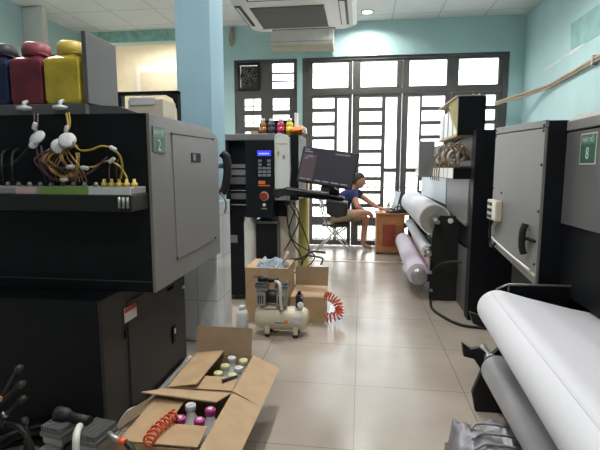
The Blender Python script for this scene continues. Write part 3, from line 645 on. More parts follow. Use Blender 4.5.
# big white roll with its sheet, on a spindle
r8 = thing('media_roll', 'big white paper roll with its sheet running back, at the lower right', 'paper roll', (0.62, 1.0, 0.575))
A = Vector((0.625, 2.09, 0.60)); B = Vector((0.46, -0.45, 0.60)); D = (A - B).normalized()
MB().tube([A, B], 0.085, 48).build('paper', 'paper', r8)
nx = Vector((D.y, -D.x, 0))
q = []
arc = [(math.radians(a)) for a in (115, 100, 90, 80, 74)]
for P_ in (A - D * .004, B + D * .004):
    row = [P_ + Vector((0, 0, 1)) * 0.0865 * math.sin(a) + nx * 0.0865 * math.cos(a) for a in arc]
    row += [row[-1] + nx * .10 + Vector((0, 0, -.026)), row[-1] + nx * .28 + Vector((0, 0, -.065)), row[-1] + nx * .50 + Vector((0, 0, -.10))]
    q.append(row)
n = len(q[0]); mb = MB(); dn = Vector((0, 0, -.0012))
vs = q[0] + q[1] + [v + dn for v in q[0]] + [v + dn for v in q[1]]
fs = []
for i in range(n - 1): fs += [(i, i + 1, n + i + 1, n + i), (2 * n + i, 3 * n + i, 3 * n + i + 1, 2 * n + i + 1), (i, 2 * n + i, 2 * n + i + 1, i + 1), (n + i, n + i + 1, 3 * n + i + 1, 3 * n + i)]
fs += [(0, n, 3 * n, 2 * n), (n - 1, 3 * n - 1, 4 * n - 1, 2 * n - 1)]
mb.add(vs, fs, True).build('loose_sheet', 'paper', r8)
MB().cyl(A - D * .05, A + D * .16, 0.024, seg=20).build('spindle', 'steel', r8)
MB().cyl(A + D * .001, A + D * .004, 0.045, seg=20).build('core', 'core', r8)
# small grey film roll below
r8b = thing('film_roll', 'grey film roll on a steel spindle below the big white paper roll', 'film roll', (0.64, 1.0, 0.30))
A = Vector((0.645, 2.10, 0.30)); B = Vector((0.60, -0.4, 0.30)); D = (A - B).normalized()
MB().tube([A, B], 0.072, 40).build('film', 'greyroll', r8b)
MB().cyl(A - D * .02, A + D * .27, 0.020, seg=18).build('spindle', 'steel', r8b)
MB().cyl(A + D * .10, A + D * .125, 0.030, seg=18).build('spindle_collar', 'steel', r8b)
# folded silver film on the floor below
fp = thing('folded_film', 'crumpled silver grey padded film folded on the floor under the grey roll', 'film', (0.48, 1.65, 0))
random.seed(3)
nxg, nyg = 18, 18; vs = []; fs = []
for j in range(nyg + 1):
    for i in range(nxg + 1):
        u, v = i / nxg, j / nyg
        x = 0.395 + .27 * u - .02 * v + .01 * math.sin(v * 9); y = 1.30 + .58 * v + .03 * u
        z = 0.165 + .02 * math.sin(u * 10 + v * 14) + .008 * math.sin(v * 35 - u * 20) + random.uniform(-.004, .004)
        if i in (0, nxg) or j in (0, nyg): z = 0.06
        vs.append((x, y, z))
for j in range(nyg):
    for i in range(nxg): a = j * (nxg + 1) + i; fs.append((a, a + 1, a + nxg + 2, a + nxg + 1))
b0 = len(vs)
ring = [i for i in range(nxg + 1)] + [j * (nxg + 1) + nxg for j in range(1, nyg + 1)] + [nyg * (nxg + 1) + i for i in range(nxg - 1, -1, -1)] + [j * (nxg + 1) for j in range(nyg - 1, 0, -1)]
for k in ring: vs.append((vs[k][0], vs[k][1], 0.002))
for k in range(len(ring)): fs.append((ring[k], b0 + k, b0 + (k + 1) % len(ring), ring[(k + 1) % len(ring)]))
fs.append(tuple(range(b0, b0 + len(ring))))
MB().add(vs, fs, True).build('top_fold', 'film', fp)
mb = MB()
for k in range(7): mb.tube(smooth_path([(0.40 + .01 * k, 1.36 + .07 * k, 0.186), (0.50, 1.40 + .07 * k, 0.19), (0.62, 1.37 + .075 * k, 0.186)]), 0.006, 6)
mb.build('seam_welts', 'greyroll', fp)
# black cable loop on the floor
tag(MB().tube(smooth_path([(0.66, 4.20, 0.02), (0.64, 3.95, 0.012), (0.70, 3.72, 0.012), (0.80, 3.55, 0.012), (0.96, 3.50, 0.012), (1.1, 3.5, 0.012)]), 0.012, 8).build('power_cable', 'rubber'), 'black power cable looping over the floor from the far right printer', 'cable')

# ================================================================== FAR RIGHT PRINTER
p3 = thing('large_format_printer', 'black printer beyond printer 8 carrying three rolls near the doors', 'printer', (1.2, 5.0, 0))
MB().prism([(0.88, 3.70, 0.0), (1.75, 3.70, 0.0), (1.75, 3.70, 1.53), (0.88, 3.70, 1.53)], (0, 0.12, 0)).build('end_cabinet', 'black', p3, bevel=0.004)
box(0.90, 1.75, 3.82, 6.75, 0.55, 1.15).build('body', 'black', p3, bevel=0.004)
box(0.98, 1.75, 3.82, 6.75, 1.15, 1.52).build('upper_body', 'black', p3, bevel=0.004)
sp3 = MB().prism([(0.875, 3.83, 1.163), (0.875, 4.80, 1.13), (0.875, 4.75, .80), (0.875, 4.60, .815), (0.875, 3.86, .762)], (0.025, 0, 0)).build('side_panel', 'grey', p3, bevel=0.003)
MB().prism([(0.868, 4.60, .83), (0.868, 3.86, .78), (0.868, 3.86, .755), (0.868, 4.60, .808)], (0.01, 0, 0)).build('panel_flange', 'midgrey', sp3)
box(0.87, 0.90, 4.80, 6.7, 0.86, 1.13).build('front_cover', 'ltblue', p3, bevel=0.006)
box(0.90, 1.0, 3.825, 4.28, 0.0, 0.58).build('leg', 'rackgrey', p3, bevel=0.003)
box(1.0, 1.75, 3.85, 6.7, 0.0, 0.55).build('lower_body', 'black', p3)
ip = box(0.885, 0.98, 3.83, 4.90, 1.25, 1.53).build('tube_panel', 'grey', p3, bevel=0.003)
ty = box(0.74, 0.94, 3.80, 4.85, 1.145, 1.235).build('ink_tray', 'black', p3, bevel=0.004)
box(0.735, 0.741, 3.80, 4.85, 1.15, 1.235).build('tray_front', 'white', ty)
mb = MB()
for k in range(4): mb.box(0.733, 0.736, 4.0 + .2 * k, 4.006 + .2 * k, 1.15, 1.235)
mb.build('tray_ribs', 'midgrey', ty)
# raised ink rack
rk = box(0.76, 0.97, 3.80, 3.83, 1.50, 1.80).build('ink_rack', 'black', p3, bevel=0.003)
box(0.75, 0.97, 3.83, 4.70, 1.80, 1.815).build('rack_lid', 'conduit', rk)
box(0.76, 0.97, 3.83, 4.70, 1.488, 1.505).build('rack_shelf', 'conduit', rk)
box(0.94, 0.97, 3.83, 4.70, 1.505, 1.80).build('rack_back', 'black', rk)
MB().prism([(0.760, 3.83, 1.798), (0.760, 4.24, 1.798), (0.760, 4.10, 1.66), (0.760, 3.83, 1.53)], (0.004, 0, 0)).build('rack_gusset', 'olive', rk)
for x in (0.87, 0.92): MB().lathe((x, 3.815, 1.80), [(0.012, 0), (0.012, .012), (0.005, .02)], seg=10).build('rack_screw', 'steel', rk)
def ink_block(y, m, label):
    t = thing('ink_bottle', label, 'ink bottle', (0.85, y, 1.5055), 'ink bottles in the raised rack')
    MB().prism([(0.767, y, 1.5055), (0.932, y, 1.5055), (0.932, y, 1.73), (0.88, y, 1.755), (0.82, y, 1.755), (0.767, y, 1.73)], (0, .17, 0)).build('body', m, t, bevel=0.01)
    MB().lathe((0.85, y + .085, 1.754), [(0.03, 0), (0.03, .03), (0.026, .034)], seg=16).build('cap', m, t)
    return t
ink_block(3.85, 'yelink', 'yellow ink bottle nearest the camera in the raised rack at right')
ink_block(4.06, 'jug', 'white ink bottle directly behind the yellow one in the raised rack')
ink_block(4.28, 'jug', 'middle white ink bottle of the raised rack, third from the near end')
ink_block(4.50, 'jug', 'white ink bottle at the door end of the raised rack')
# filters and tubes of that printer
random.seed(5)
for (x, y, z, r) in ((0.79, 4.30, 1.36, 0.05), (0.80, 4.10, 1.345, 0.048), (0.83, 3.98, 1.33, 0.035)):
    mb = MB(); pts = [Vector((x + .3 * r * math.sin(a), y + r * .4 * math.cos(a) * .3, z)) + Vector((r * math.cos(a), -.5 * r * math.sin(a) * .2, r * math.sin(a))) for a in [2 * PI * k / 20 for k in range(21)]]
    mb.tube(pts, 0.012, 8); mb.build('ink_filter', 'jug', p3)
def tp3(m, pts, r=0.006): return MB().tube(smooth_path(pts, 6), r, 6).build('ink_tube', m, p3)
for k in range(16):
    y = 3.9 + .055 * k
    tp3('btube', [(0.80 + random.uniform(-.04, .04), y, 1.24), (0.78 + random.uniform(-.05, .05), y + random.uniform(-.05, .05), 1.32), (0.80 + random.uniform(-.06, .03), y + random.uniform(-.1, .1), 1.40 + random.uniform(-.03, .04)), (0.86, y + random.uniform(-.05, .05), 1.34), (0.886, y, 1.30)])
for k in range(6):
    y = 3.95 + .13 * k
    tp3('btube' if k % 2 else 'steel', [(0.86, y, 1.515), (0.82, y - .02, 1.47), (0.79 + random.uniform(-.02, .02), y, 1.42), (0.80, y + .03, 1.36)])
for k in range(5): tp3('btube', [(0.76, 4.2 + .12 * k, 1.24), (0.715, 4.2 + .12 * k, 1.28), (0.70, 4.25 + .12 * k, 1.20), (0.71, 4.3 + .12 * k, 1.12)], 0.005)
# control box
cb = box(0.66, 0.83, 5.35, 5.62, 1.13, 1.54).build('control_box', 'midgrey', p3, bevel=0.006)
box(0.655, 0.661, 5.36, 5.61, 1.15, 1.53).build('control_face', 'white', cb)
box(0.80, 0.98, 5.36, 5.60, 1.13, 1.22).build('control_arm', 'black', cb)
# brackets for the rolls
def bracket(y):
    MB().prism([(0.655, y, 0.0), (0.90, y, 0.0), (0.90, y, .74), (0.87, y, .80), (0.73, y, .80), (0.69, y, .75), (0.66, y, .60), (0.66, y, .52), (0.60, y, .47), (0.60, y, .41), (0.655, y, .43), (0.655, y, .25), (0.54, y, .23), (0.54, y, .17), (0.655, y, .18)], (0, .035, 0)).build('roll_bracket', 'rubber', p3, bevel=0.004)
bracket(4.24); bracket(6.26)
mb = MB(); mb.lathe((0.82, 4.238, .755), [(0.024, 0), (0.024, -.012), (0.02, -.016)], 'y', 16); mb.build('bracket_knob', 'white', p3)
mb = MB(); mb.lathe((0.66, 4.238, .27), [(0.014, 0), (0.014, -.02), (0.012, -.03)], 'y', 12); mb.lathe((0.67, 4.238, .10), [(0.014, 0), (0.014, -.02), (0.012, -.03)], 'y', 12); mb.build('bracket_bolt', 'steel', p3)
MB().tube(smooth_path([(0.67, 4.22, .27), (0.72, 4.16, .36), (0.80, 4.10, .40), (0.895, 4.06, .41)]), 0.012, 8).build('motor_cable', 'rubber', p3)
box(0.70, 0.90, 4.28, 6.26, 0.30, 0.36).build('cross_bar', 'black', p3)
# the three rolls
ra = thing('media_roll', 'white paper roll, topmost and largest of the three on the far right printer', 'paper roll', (0.70, 5.2, 0.78))
A = Vector((0.69, 4.30, .755)); B = Vector((0.695, 6.22, .785)); D = (A - B).normalized()
MB().tube([A, B], 0.145, 44).build('paper', 'paper', ra)
MB().tube([A + D * .0005, A + D * .002], 0.132, 40).build('roll_end', 'core', ra)
MB().tube([A + D * .001, A + D * .012], [0.062, 0.062], 24).build('core', 'steel', ra)
MB().cyl(A, A + D * .16, 0.022, seg=18).build('spindle', 'alu', ra)
rb_ = thing('film_roll', 'slim white film roll in the middle of the three on the far right printer', 'film roll', (0.60, 5.2, 0.46))
A = Vector((0.63, 4.28, .465)); B = Vector((0.665, 6.22, .50)); D = (A - B).normalized()
MB().tube([A, B], 0.055, 32).build('film', 'paper', rb_)
MB().tube([A, A + D * .05, A + D * .06], [0.040, 0.040, 0.030], 20).build('spindle_collar', 'chrome', rb_)
MB().cyl(A, A + D * .17, 0.018, seg=16).build('spindle', 'alu', rb_)
rc = thing('take_up_roll', 'lavender paper roll, lowest of the three on the far right printer', 'paper roll', (0.54, 5.2, 0.25))
A = Vector((0.56, 4.30, .225)); B = Vector((0.59, 6.22, .25)); D = (A - B).normalized()
MB().tube([A - D * .03, B], 0.105, 40).build('paper', 'lavender', rc)
MB().sheet([(0.65, 4.34, .20), (0.69, 6.2, .22), (0.70, 6.2, .45), (0.665, 4.34, .43)], 0.002).build('backing_sheet', 'pinkpaper', rc)
MB().tube([A - D * .05, A + D * .10], 0.072, 32).build('core', 'steel', rc)
MB().tube([A + D * .10, A + D * .103, A + D * .106], [0.070, 0.062, 0.02], 32).build('core_cap', 'alu', rc)
#PART3
# ================================================================== PRINTER WITH CONTROL PANEL (left, far)
p4 = thing('large_format_printer', 'dark printer with blue lit control panel standing beyond the pillar', 'printer', (-0.95, 4.6, 0))
box(-1.30, -0.745, 3.90, 4.5, 1.476, 1.532).build('top_slab', 'midgrey', p4, bevel=0.006)
box(-1.30, -0.66, 3.99, 4.5, 0.80, 1.476).build('body', 'black', p4, bevel=0.004)
box(-1.30, -1.165, 3.91, 3.99, 0.80, 1.476).build('left_cheek', 'black', p4)
for z0, z1, m in ((1.235, 1.27, 'midgrey'), (1.17, 1.22, 'midgrey'), (1.09, 1.155, 'rackgrey'), (0.955, 1.01, 'rackgrey'), (0.90, 0.908, 'alu'), (1.03, 1.036, 'alu')):
    box(-1.165, -1.0, 3.955, 3.99, z0, z1).build('guide_bar', m, p4, bevel=0.002)
cp = box(-1.0, -0.752, 3.86, 3.99, 0.80, 1.476).build('control_panel', 'black', p4, bevel=0.006)
dp = box(-0.892, -0.772, 3.855, 3.861, 1.338, 1.385).build('display', 'lcd', cp, label='lit blue display')
mb = MB()
for k in range(7): mb.box(-0.876 + k * .013, -0.868 + k * .013, 3.8535, 3.856, 1.352, 1.364)
mb.build('display_text', 'lcdtext', dp)
for i in range(5):
    for x in ((-0.885, -0.855), (-0.848, -0.812), (-0.805, -0.775)):
        if i == 0 and x[0] == -0.848: continue
        if i == 1 and x[0] == -0.848: continue
        box(x[0], x[1], 3.851, 3.861, 1.285 - i * .031, 1.307 - i * .031).build('button', 'button', cp, bevel=0.002)
box(-0.885, -0.825, 3.856, 3.861, 1.095, 1.125).build('orange_sticker', 'orange', cp)
box(-0.885, -0.785, 3.856, 3.861, 1.078, 1.088).build('orange_line', 'orange', cp)
mb = MB().lathe((-0.835, 3.86, 0.990), [(0.042, 0.0), (0.040, -0.004)], 'y', 24); mb.build('stop_ring', 'conduit', cp)
mb = MB().lathe((-0.835, 3.856, 0.990), [(0.020, 0.0), (0.020, -0.02), (0.034, -0.022), (0.034, -0.032), (0.028, -0.038)], 'y', 24); mb.build('emergency_stop', 'stop', cp, label='red mushroom stop button')
MB().lathe((-0.835, 3.86, 0.915), [(0.015, 0), (0.013, -.012)], 'y', 16).build('key_switch', 'white', cp)
box(-0.86, -0.812, 3.856, 3.861, 0.875, 0.887).build('green_line', 'green', cp)
# curved white side cover
pts = [(-0.745, 3.88, 0.955)] + [(-0.745, 3.88, 1.50)]
for k in range(7): a = PI - PI * .5 * k / 6; pts.append((-0.700 + .045 * math.cos(a), 3.88, 1.495 + .04 * math.sin(a)))
pts += [(-0.66, 3.88, 1.525), (-0.62, 3.88, 1.50), (-0.612, 3.88, 1.20), (-0.625, 3.88, 0.955)]
cv = MB().prism(pts, (0, .10, 0)).build('side_cover', 'white', p4, bevel=0.008)
MB().prism([(-0.725, 3.88, 1.44), (-0.635, 3.88, 1.44), (-0.635, 3.88, 1.445), (-0.725, 3.88, 1.445)], (0, -0.004, 0)).build('cover_seam', 'conduit', cv)
box(-0.725, -0.705, 3.874, 3.884, 1.34, 1.42).build('pale_clip', 'ring', cv)
box(-0.718, -0.708, 3.870, 3.880, 1.355, 1.375).build('clip_hole', 'midgrey', cv)
box(-0.672, -0.655, 3.874, 3.884, 1.315, 1.345).build('dark_latch', 'midgrey', cv)
MB().prism([(-0.738, 4.02, 0.30), (-0.585, 4.02, .30), (-0.575, 4.02, 0.98), (-0.738, 4.02, .98)], (0, .2, 0)).build('lower_side_cover', 'cream', p4, bevel=0.01)
box(-0.62, -0.545, 3.96, 4.5, 0.95, 1.53).build('rear_column', 'black', p4, bevel=0.004)
box(-0.93, -0.735, 3.93, 4.35, 0.34, 0.74).build('pedestal', 'black', p4, bevel=0.004)
MB().prism([(-0.735, 3.93, .34), (-0.735, 3.93, .74), (-0.722, 4.0, .74), (-0.722, 4.0, .34)], (0.012, .30, 0)).build('pedestal_side', 'midgrey', p4)
box(-0.94, -0.725, 3.92, 4.36, 0.74, 0.762).build('pedestal_top', 'rackgrey', p4)
box(-0.89, -0.80, 3.95, 4.05, 0.762, 0.80).build('pedestal_neck', 'black', p4)
box(-0.95, -0.72, 3.95, 4.5, 0.0, 0.34).build('base', 'black', p4, bevel=0.004)
rr = MB().lathe((-0.995, 4.02, 0.28), [(0.062, 0), (0.066, .05), (0.066, .45), (0.055, .50), (0.02, .525)], seg=24); rr.build('white_leg_cover', 'acwhite', p4)
box(-1.30, -1.06, 4.0, 4.5, 0.05, 0.80).build('lower_body', 'black', p4)
box(-1.28, -1.12, 3.985, 4.001, 0.55, 0.62).build('lower_rail', 'midgrey', p4)
# arm to the screen
MB().prism([(-0.752, 3.84, 1.00), (-0.752, 3.84, 1.055), (-0.66, 3.80, 1.06), (-0.62, 3.74, 1.075), (-0.30, 3.66, 1.035), (-0.13, 3.62, 1.005), (-0.13, 3.62, 0.975), (-0.30, 3.66, 0.975), (-0.62, 3.74, 1.005), (-0.69, 3.80, .99), (-0.72, 3.84, .97)], (0, .08, 0)).build('screen_arm', 'rubber', p4, bevel=0.010)
MB().prism([(-0.62, 3.735, 1.068), (-0.30, 3.655, 1.028), (-0.13, 3.615, .998), (-0.13, 3.615, .992), (-0.30, 3.655, 1.020), (-0.62, 3.735, 1.060)], (0, .004, 0)).build('arm_trim', 'steel', p4)
tb = MB().prism([(-0.275, 3.58, 0.985), (-0.10, 3.58, 0.965), (-0.105, 3.58, 0.855), (-0.19, 3.58, 0.835), (-0.27, 3.58, 0.87)], (0, .16, 0)); tb.build('arm_box', 'charcoal', p4, bevel=0.012)
MB().cyl((-0.215, 3.72, .98), (-0.215, 3.72, 1.075), 0.045, seg=16).build('screen_mount', 'rubber', p4)
for a, b, c in (((-0.60, 3.98, .93), (-0.53, 3.9, .80), (-0.60, 3.92, .62)), ((-0.62, 3.98, .90), (-0.50, 3.92, .7), (-0.45, 3.95, .50)), ((-0.66, 3.98, .85), (-0.60, 3.95, .60), (-0.40, 3.94, .46)), ((-0.58, 3.98, .86), (-0.62, 3.9, .66), (-0.50, 3.9, .42))):
    MB().tube(smooth_path([a, b, c, (c[0] - .08, c[1] + .06, c[2] - .13)]), 0.006, 6).build('cable', 'rubber', p4)
MB().tube(smooth_path([(-0.70, 3.9, .42), (-0.52, 3.88, .44), (-0.42, 3.9, .50), (-0.30, 3.92, .49)]), 0.010, 8).build('cable', 'rubber', p4)
MB().tube(smooth_path([(-0.46, 3.92, .46), (-0.33, 3.92, .44), (-0.34, 3.92, .38)]), 0.008, 8).build('cable', 'rubber', p4)
box(-0.655, -0.60, 3.86, 3.95, 0.915, 0.945).build('cable_plug', 'rubber', p4)
# ink bottles on top and their rack board
rk4 = MB().box(-0.96, -0.60, 4.34, 4.36, 1.532, 1.69).build('bottle_board', 'black', p4)
box(-0.606, -0.578, 4.12, 4.18, 1.532, 1.73).build('white_stop', 'white', p4, bevel=0.003)
box(-1.02, -0.955, 4.15, 4.25, 1.532, 1.575).build('brown_block', 'card', p4)
def pbottle(x, m, label, h=0.115):
    t = thing('ink_bottle', label, 'ink bottle', (x, 4.2, 1.5325), 'ink bottles on the control panel printer')
    z = 1.5325
    MB().lathe((x, 4.2, z), [(0.030, 0), (0.034, .006), (0.034, h * .85), (0.030, h), (0.018, h + .012), (0.017, h + .02)], seg=20).build('body', m, t)
    MB().lathe((x, 4.2, z + h + .014), [(0.020, 0), (0.022, .004), (0.022, .022), (0.018, .028)], seg=16).build('cap', 'acwhite', t)
    MB().lathe((x, 4.2, z + .02), [(0.0346, 0), (0.0346, h * .5)], seg=20).build('label_wrap', m, t)
pbottle(-0.915, 'amber', 'amber ink bottle, leftmost of the row on top of the control panel printer')
pbottle(-0.833, 'dkink', 'dark ink bottle between the amber and magenta bottles')
pbottle(-0.745, 'magink', 'bright magenta ink bottle beside the yellow one on the far left printer')
pbottle(-0.662, 'yelink', 'yellow green ink bottle, rightmost of the row beside the white stop')
og = thing('snack_packet', 'orange and white plastic packet lying on top of the dark column', 'packet', (-0.56, 4.1, 1.531))
vs = []; fs = []; NX, NY = 8, 6
for s in (1, -1):
    for j in range(NY + 1):
        for i in range(NX + 1):
            u = i / NX * 2 - 1; v = j / NY * 2 - 1
            hgt = .035 * max(0, (1 - u ** 4)) * max(0, (1 - v ** 4)) * (1 + .2 * math.sin(7 * u + 3 * v))
            vs.append((-0.565 + .075 * u, 4.10 + .08 * v, 1.5685 + s * hgt + .012 * u * (s)))
nn = (NX + 1) * (NY + 1)
for s in (0, 1):
    for j in range(NY):
        for i in range(NX):
            a = s * nn + j * (NX + 1) + i; q = (a, a + 1, a + NX + 2, a + NX + 1); fs.append(q if s == 0 else q[::-1])
MB().add(vs, fs, True).build('body', 'orange', og)
MB().prism([(-0.52, 4.02, 1.545), (-0.485, 4.03, 1.54), (-0.49, 4.03, 1.59), (-0.525, 4.02, 1.60)], (0, .06, 0)).build('white_end', 'white', og, bevel=0.004)

# ---------------- screen
sc_ = thing('computer_screen', 'dark computer screen on the arm in front of the seated person', 'monitor', (-0.24, 3.62, 1.07))
c4 = [Vector(p) for p in ((-0.462, 3.64, 1.411), (-0.012, 3.56, 1.347), (-0.072, 3.50, 1.068), (-0.512, 3.58, 1.133))]
ux = (c4[1] - c4[0]).normalized(); nrm = (c4[3] - c4[0]).cross(c4[1] - c4[0]).normalized()
if nrm.y > 0: nrm = -nrm
back = -nrm
MB().prism(c4, back * .03).build('casing', 'rubber', sc_, bevel=0.006)
def sq(u0, u1, v0, v1, off):
    f = lambda u, v: (c4[0].lerp(c4[1], u)).lerp(c4[3].lerp(c4[2], u), v) + nrm * off
    return [f(u0, v0), f(u1, v0), f(u1, v1), f(u0, v1)]
pn = MB().prism(sq(.025, .975, .03, .95, .001), back * .002).build('panel', 'screen', sc_)
MB().prism(sq(.03, .28, .20, .93, .0016), back * .001).build('sidebar', 'screenlite', pn)
mb = MB()
for k in range(7): mb.prism(sq(.60 + .038 * k, .622 + .038 * k, .09, .13, .0018), back * .001)
mb.build('toolbar_icons', 'screentext', pn)
mb = MB()
for (u, w) in ((.05, .1), (.17, .08), (.33, .10), (.46, .12), (.62, .14), (.79, .12)): MB().prism(sq(u, u + w, .885, .915, .0018), back * .001).build('status_text', 'screentext', pn)
mb = MB()
for (u, w, v) in ((.05, .09, .06), (.05, .14, .12), (.12, .1, .24), (.07, .06, .30)): mb.prism(sq(u, u + w, v, v + .03, .0018), back * .001)
mb.build('menu_text', 'screentext', pn)
MB().prism(sq(.45, .62, .90, 1.12, -.025), back * .03).build('stand_neck', 'rubber', sc_, bevel=0.004)
MB().prism([(-0.30, 3.62, 1.055), (-0.17, 3.62, 1.035), (-0.17, 3.62, 1.052), (-0.22, 3.62, 1.085), (-0.30, 3.62, 1.072)], (0, .09, 0)).build('stand_foot', 'rubber', sc_, bevel=0.004)
# ---------------- yellow post
yp = thing('yellow_post', 'yellow painted square post standing behind the screen arm', 'post', (-0.60, 4.66, 0))
box(-0.665, -0.545, 4.60, 4.72, 0.012, 1.20).build('post', 'post', yp, bevel=0.004)
box(-0.68, -0.53, 4.58, 4.74, 0.0, 0.012).build('foot_plate', 'post', yp)
box(-0.545, -0.535, 4.605, 4.715, 0.012, 1.19).build('side_strip', 'ring', yp)

# ================================================================== CARTONS IN FRONT
def carton_base(name, label, x0, x1, y0, y1, h, m='card', mi='cardin', t=0.006):
    c = thing(name, label, 'carton', ((x0 + x1) / 2, (y0 + y1) / 2, 0))
    w = MB(); w.box(x0, x1, y0, y0 + t, 0, h); w.box(x0, x1, y1 - t, y1, 0, h); w.box(x0, x0 + t, y0 + t, y1 - t, 0, h); w.box(x1 - t, x1, y0 + t, y1 - t, 0, h); w.box(x0 + t, x1 - t, y0 + t, y1 - t, 0, t)
    w.build('box_walls', m, c); return c
def flap(c, q, m='card', t=0.005): return MB().sheet(q, t).build('flap', m, c)
X0, X1 = -0.828, -0.526; HB = 0.28; DY = -0.035
_before = set(COL.objects)
ca = carton_base('open_carton', 'open brown carton with its back flap standing up, holding yellow capped bottles', X0, X1, 1.805, 2.19, HB)
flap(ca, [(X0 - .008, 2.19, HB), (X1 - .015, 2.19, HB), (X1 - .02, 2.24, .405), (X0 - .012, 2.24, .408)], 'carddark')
flap(ca, [(X1, 1.81, HB + .002), (X1, 2.185, HB + .002), (X1 + .130, 2.20, .218), (X1 + .125, 1.80, .225)], 'cardin')
flap(ca, [(X0, 1.81, HB + .002), (X0 - .002, 2.19, HB + .002), (X0 + .145, 2.185, .303), (X0 + .14, 1.80, .312)], 'card')
flap(ca, [(X0 + .02, 1.806, HB + .002), (X1 - .004, 1.806, HB + .002), (X1 - .01, 1.915, .288), (X0 + .02, 1.915, .288)], 'card')
MB().prism([(-0.60, 1.875, .2985), (-0.545, 1.925, .2985), (-0.535, 1.915, .2985), (-0.59, 1.855, .2985)], (0, 0, .001)).build('black_tape', 'black', ca)
cb2 = carton_base('open_carton', 'nearest open brown carton with bent flaps, holding magenta capped bottles', X0 - .005, X1, 1.40, 1.795, HB)
flap(cb2, [(X1, 1.39, HB + .002), (X1, 1.797, HB + .002), (X1 + .125, 1.800, .226), (X1 + .115, 1.37, .226)], 'cardin')
flap(cb2, [(X0 - .002, 1.790, .286), (X1 - .006, 1.790, .286), (X1 - .030, 1.665, .312), (X0 - .055, 1.690, .318)], 'cardin')
flap(cb2, [(X0 - .005, 1.40, HB + .002), (X0 - .005, 1.79, HB + .002), (X0 + .125, 1.75, .286), (X0 + .130, 1.40, .286)], 'card')
flap(cb2, [(X0 + .01, 1.40, HB + .008), (X1 - .01, 1.40, HB + .008), (X1 - .015, 1.52, .291), (X0 + .115, 1.52, .291)], 'card')
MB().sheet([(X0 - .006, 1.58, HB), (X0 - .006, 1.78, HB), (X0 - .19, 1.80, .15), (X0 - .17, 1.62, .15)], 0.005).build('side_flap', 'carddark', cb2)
def jug(x, y, z0, h, capm, label, group, tilt=0.0):
    t = thing('ink_bottle', label, 'bottle', (x, y, z0), group)
    MB().lathe((x, y, z0), [(0.034, 0), (0.037, .006), (0.037, h * .68), (0.030, h * .82), (0.017, h * .90), (0.016, h)], seg=20).build('body', 'jug', t)
    MB().lathe((x, y, z0 + h - .012), [(0.018, 0), (0.021, .003), (0.021, .020), (0.0195, .024), (0.013, .024)], seg=18).build('cap', capm, t)
    MB().lathe((x, y, z0 + h + .0125), [(0.010, 0), (0.010, .002)], seg=14).build('cap_top', 'jug', t)
    return t
gb = 'white bottles in the back carton'
for x, y, m, l in ((-0.625, 2.12, 'jug', 'white bottle with white cap in the back left of the yellow capped carton'), (-0.560, 2.10, 'ring', 'yellow capped bottle in the back right corner of the rear carton'),
                   (-0.632, 2.03, 'ring', 'yellow capped bottle, middle of the left row in the rear carton'), (-0.562, 2.015, 'jug', 'white capped bottle, middle of the right row in the rear carton'),
                   (-0.640, 1.95, 'ring', 'yellow capped bottle near the front left of the rear carton opening'), (-0.570, 1.94, 'ring', 'yellow capped bottle beside the strip of black tape')):
    jug(x, y, 0.0065, 0.278, m, l, gb)
gf = 'white bottles in the front carton'
jug(-0.655, 1.645, 0.0065, 0.285, 'jug', 'white capped bottle under the raised flap of the nearest carton', gf)
jug(-0.665, 1.562, 0.0065, 0.278, 'purple', 'magenta capped bottle at the left of the nearest carton, touching the red coil', gf)
jug(-0.588, 1.560, 0.0065, 0.278, 'purple', 'magenta capped bottle at the front right of the nearest carton', gf)
jug(-0.572, 1.637, 0.0065, 0.278, 'purple', 'magenta capped bottle at the back right of the nearest carton', gf)
o = coil([(-0.675, 1.545, .318), (-0.69, 1.50, .315), (-0.705, 1.44, .312), (-0.705, 1.38, .308)], 0.018, 8, 0.0045)
tag(o.build('coiled_hose', 'red'), 'red coiled air hose lying over the nearest carton', 'hose')
for o_ in COL.objects:
    if o_ not in _before and o_.parent is None: o_.location.y += DY
tag(MB().tube(smooth_path([(-1.075, 2.66, .02), (-1.075, 2.3, .022), (-1.07, 2.05, .03), (-1.03, 1.9, .10), (-1.03, 1.80, .13), (-1.05, 1.72, .08), (-1.07, 1.64, .02)]), 0.013, 10).build('white_tube', 'acwhite'), 'white tube lying along the foot of printer 2 beside the cartons', 'tube')

# ================================================================== CARTONS AND COMPRESSOR AT THE BACK
cc = carton_base('tall_carton', 'closed brown carton behind the cream air compressor', -0.905, -0.56, 3.44, 3.80, 0.44)
MB().box(-0.905, -0.56, 3.44, 3.618, .44, .445).build('flap', 'cardin', cc)
MB().box(-0.905, -0.56, 3.622, 3.80, .44, .445).build('flap', 'cardin', cc)
MB().box(-0.775, -0.72, 3.437, 3.44, .33, .447).build('tape', 'conduit', cc)
MB().box(-0.84, -0.80, 3.438, 3.44, .36, .385).build('printed_mark', 'carddark', cc)
bg_ = thing('plastic_bag', 'crumpled pale blue plastic bag on top of the closed carton', 'bag', (-0.70, 3.6, .4455))
random.seed(11); vs = []; fs = []; NX, NY = 22, 14
from mathutils import noise as mnoise
for j in range(NY + 1):
    for i in range(NX + 1):
        u, v = i / NX, j / NY; e = min(u, 1 - u, v, 1 - v); w_ = min(1, e / .15)
        n1 = mnoise.noise((u * 7, v * 5, 1.3)); n2 = mnoise.noise((u * 17, v * 12, 4.1))
        vs.append((-0.835 + .25 * u + .02 * n2, 3.46 + .17 * v + .02 * n1, .4456 + w_ * max(.004, .034 + .045 * n1 + .02 * n2)))
for j in range(NY):
    for i in range(NX): a = j * (NX + 1) + i; fs.append((a, a + 1, a + NX + 2, a + NX + 1))
ring = [i for i in range(NX + 1)] + [j * (NX + 1) + NX for j in range(1, NY + 1)] + [NY * (NX + 1) + i for i in range(NX - 1, -1, -1)] + [j * (NX + 1) for j in range(NY - 1, 0, -1)]
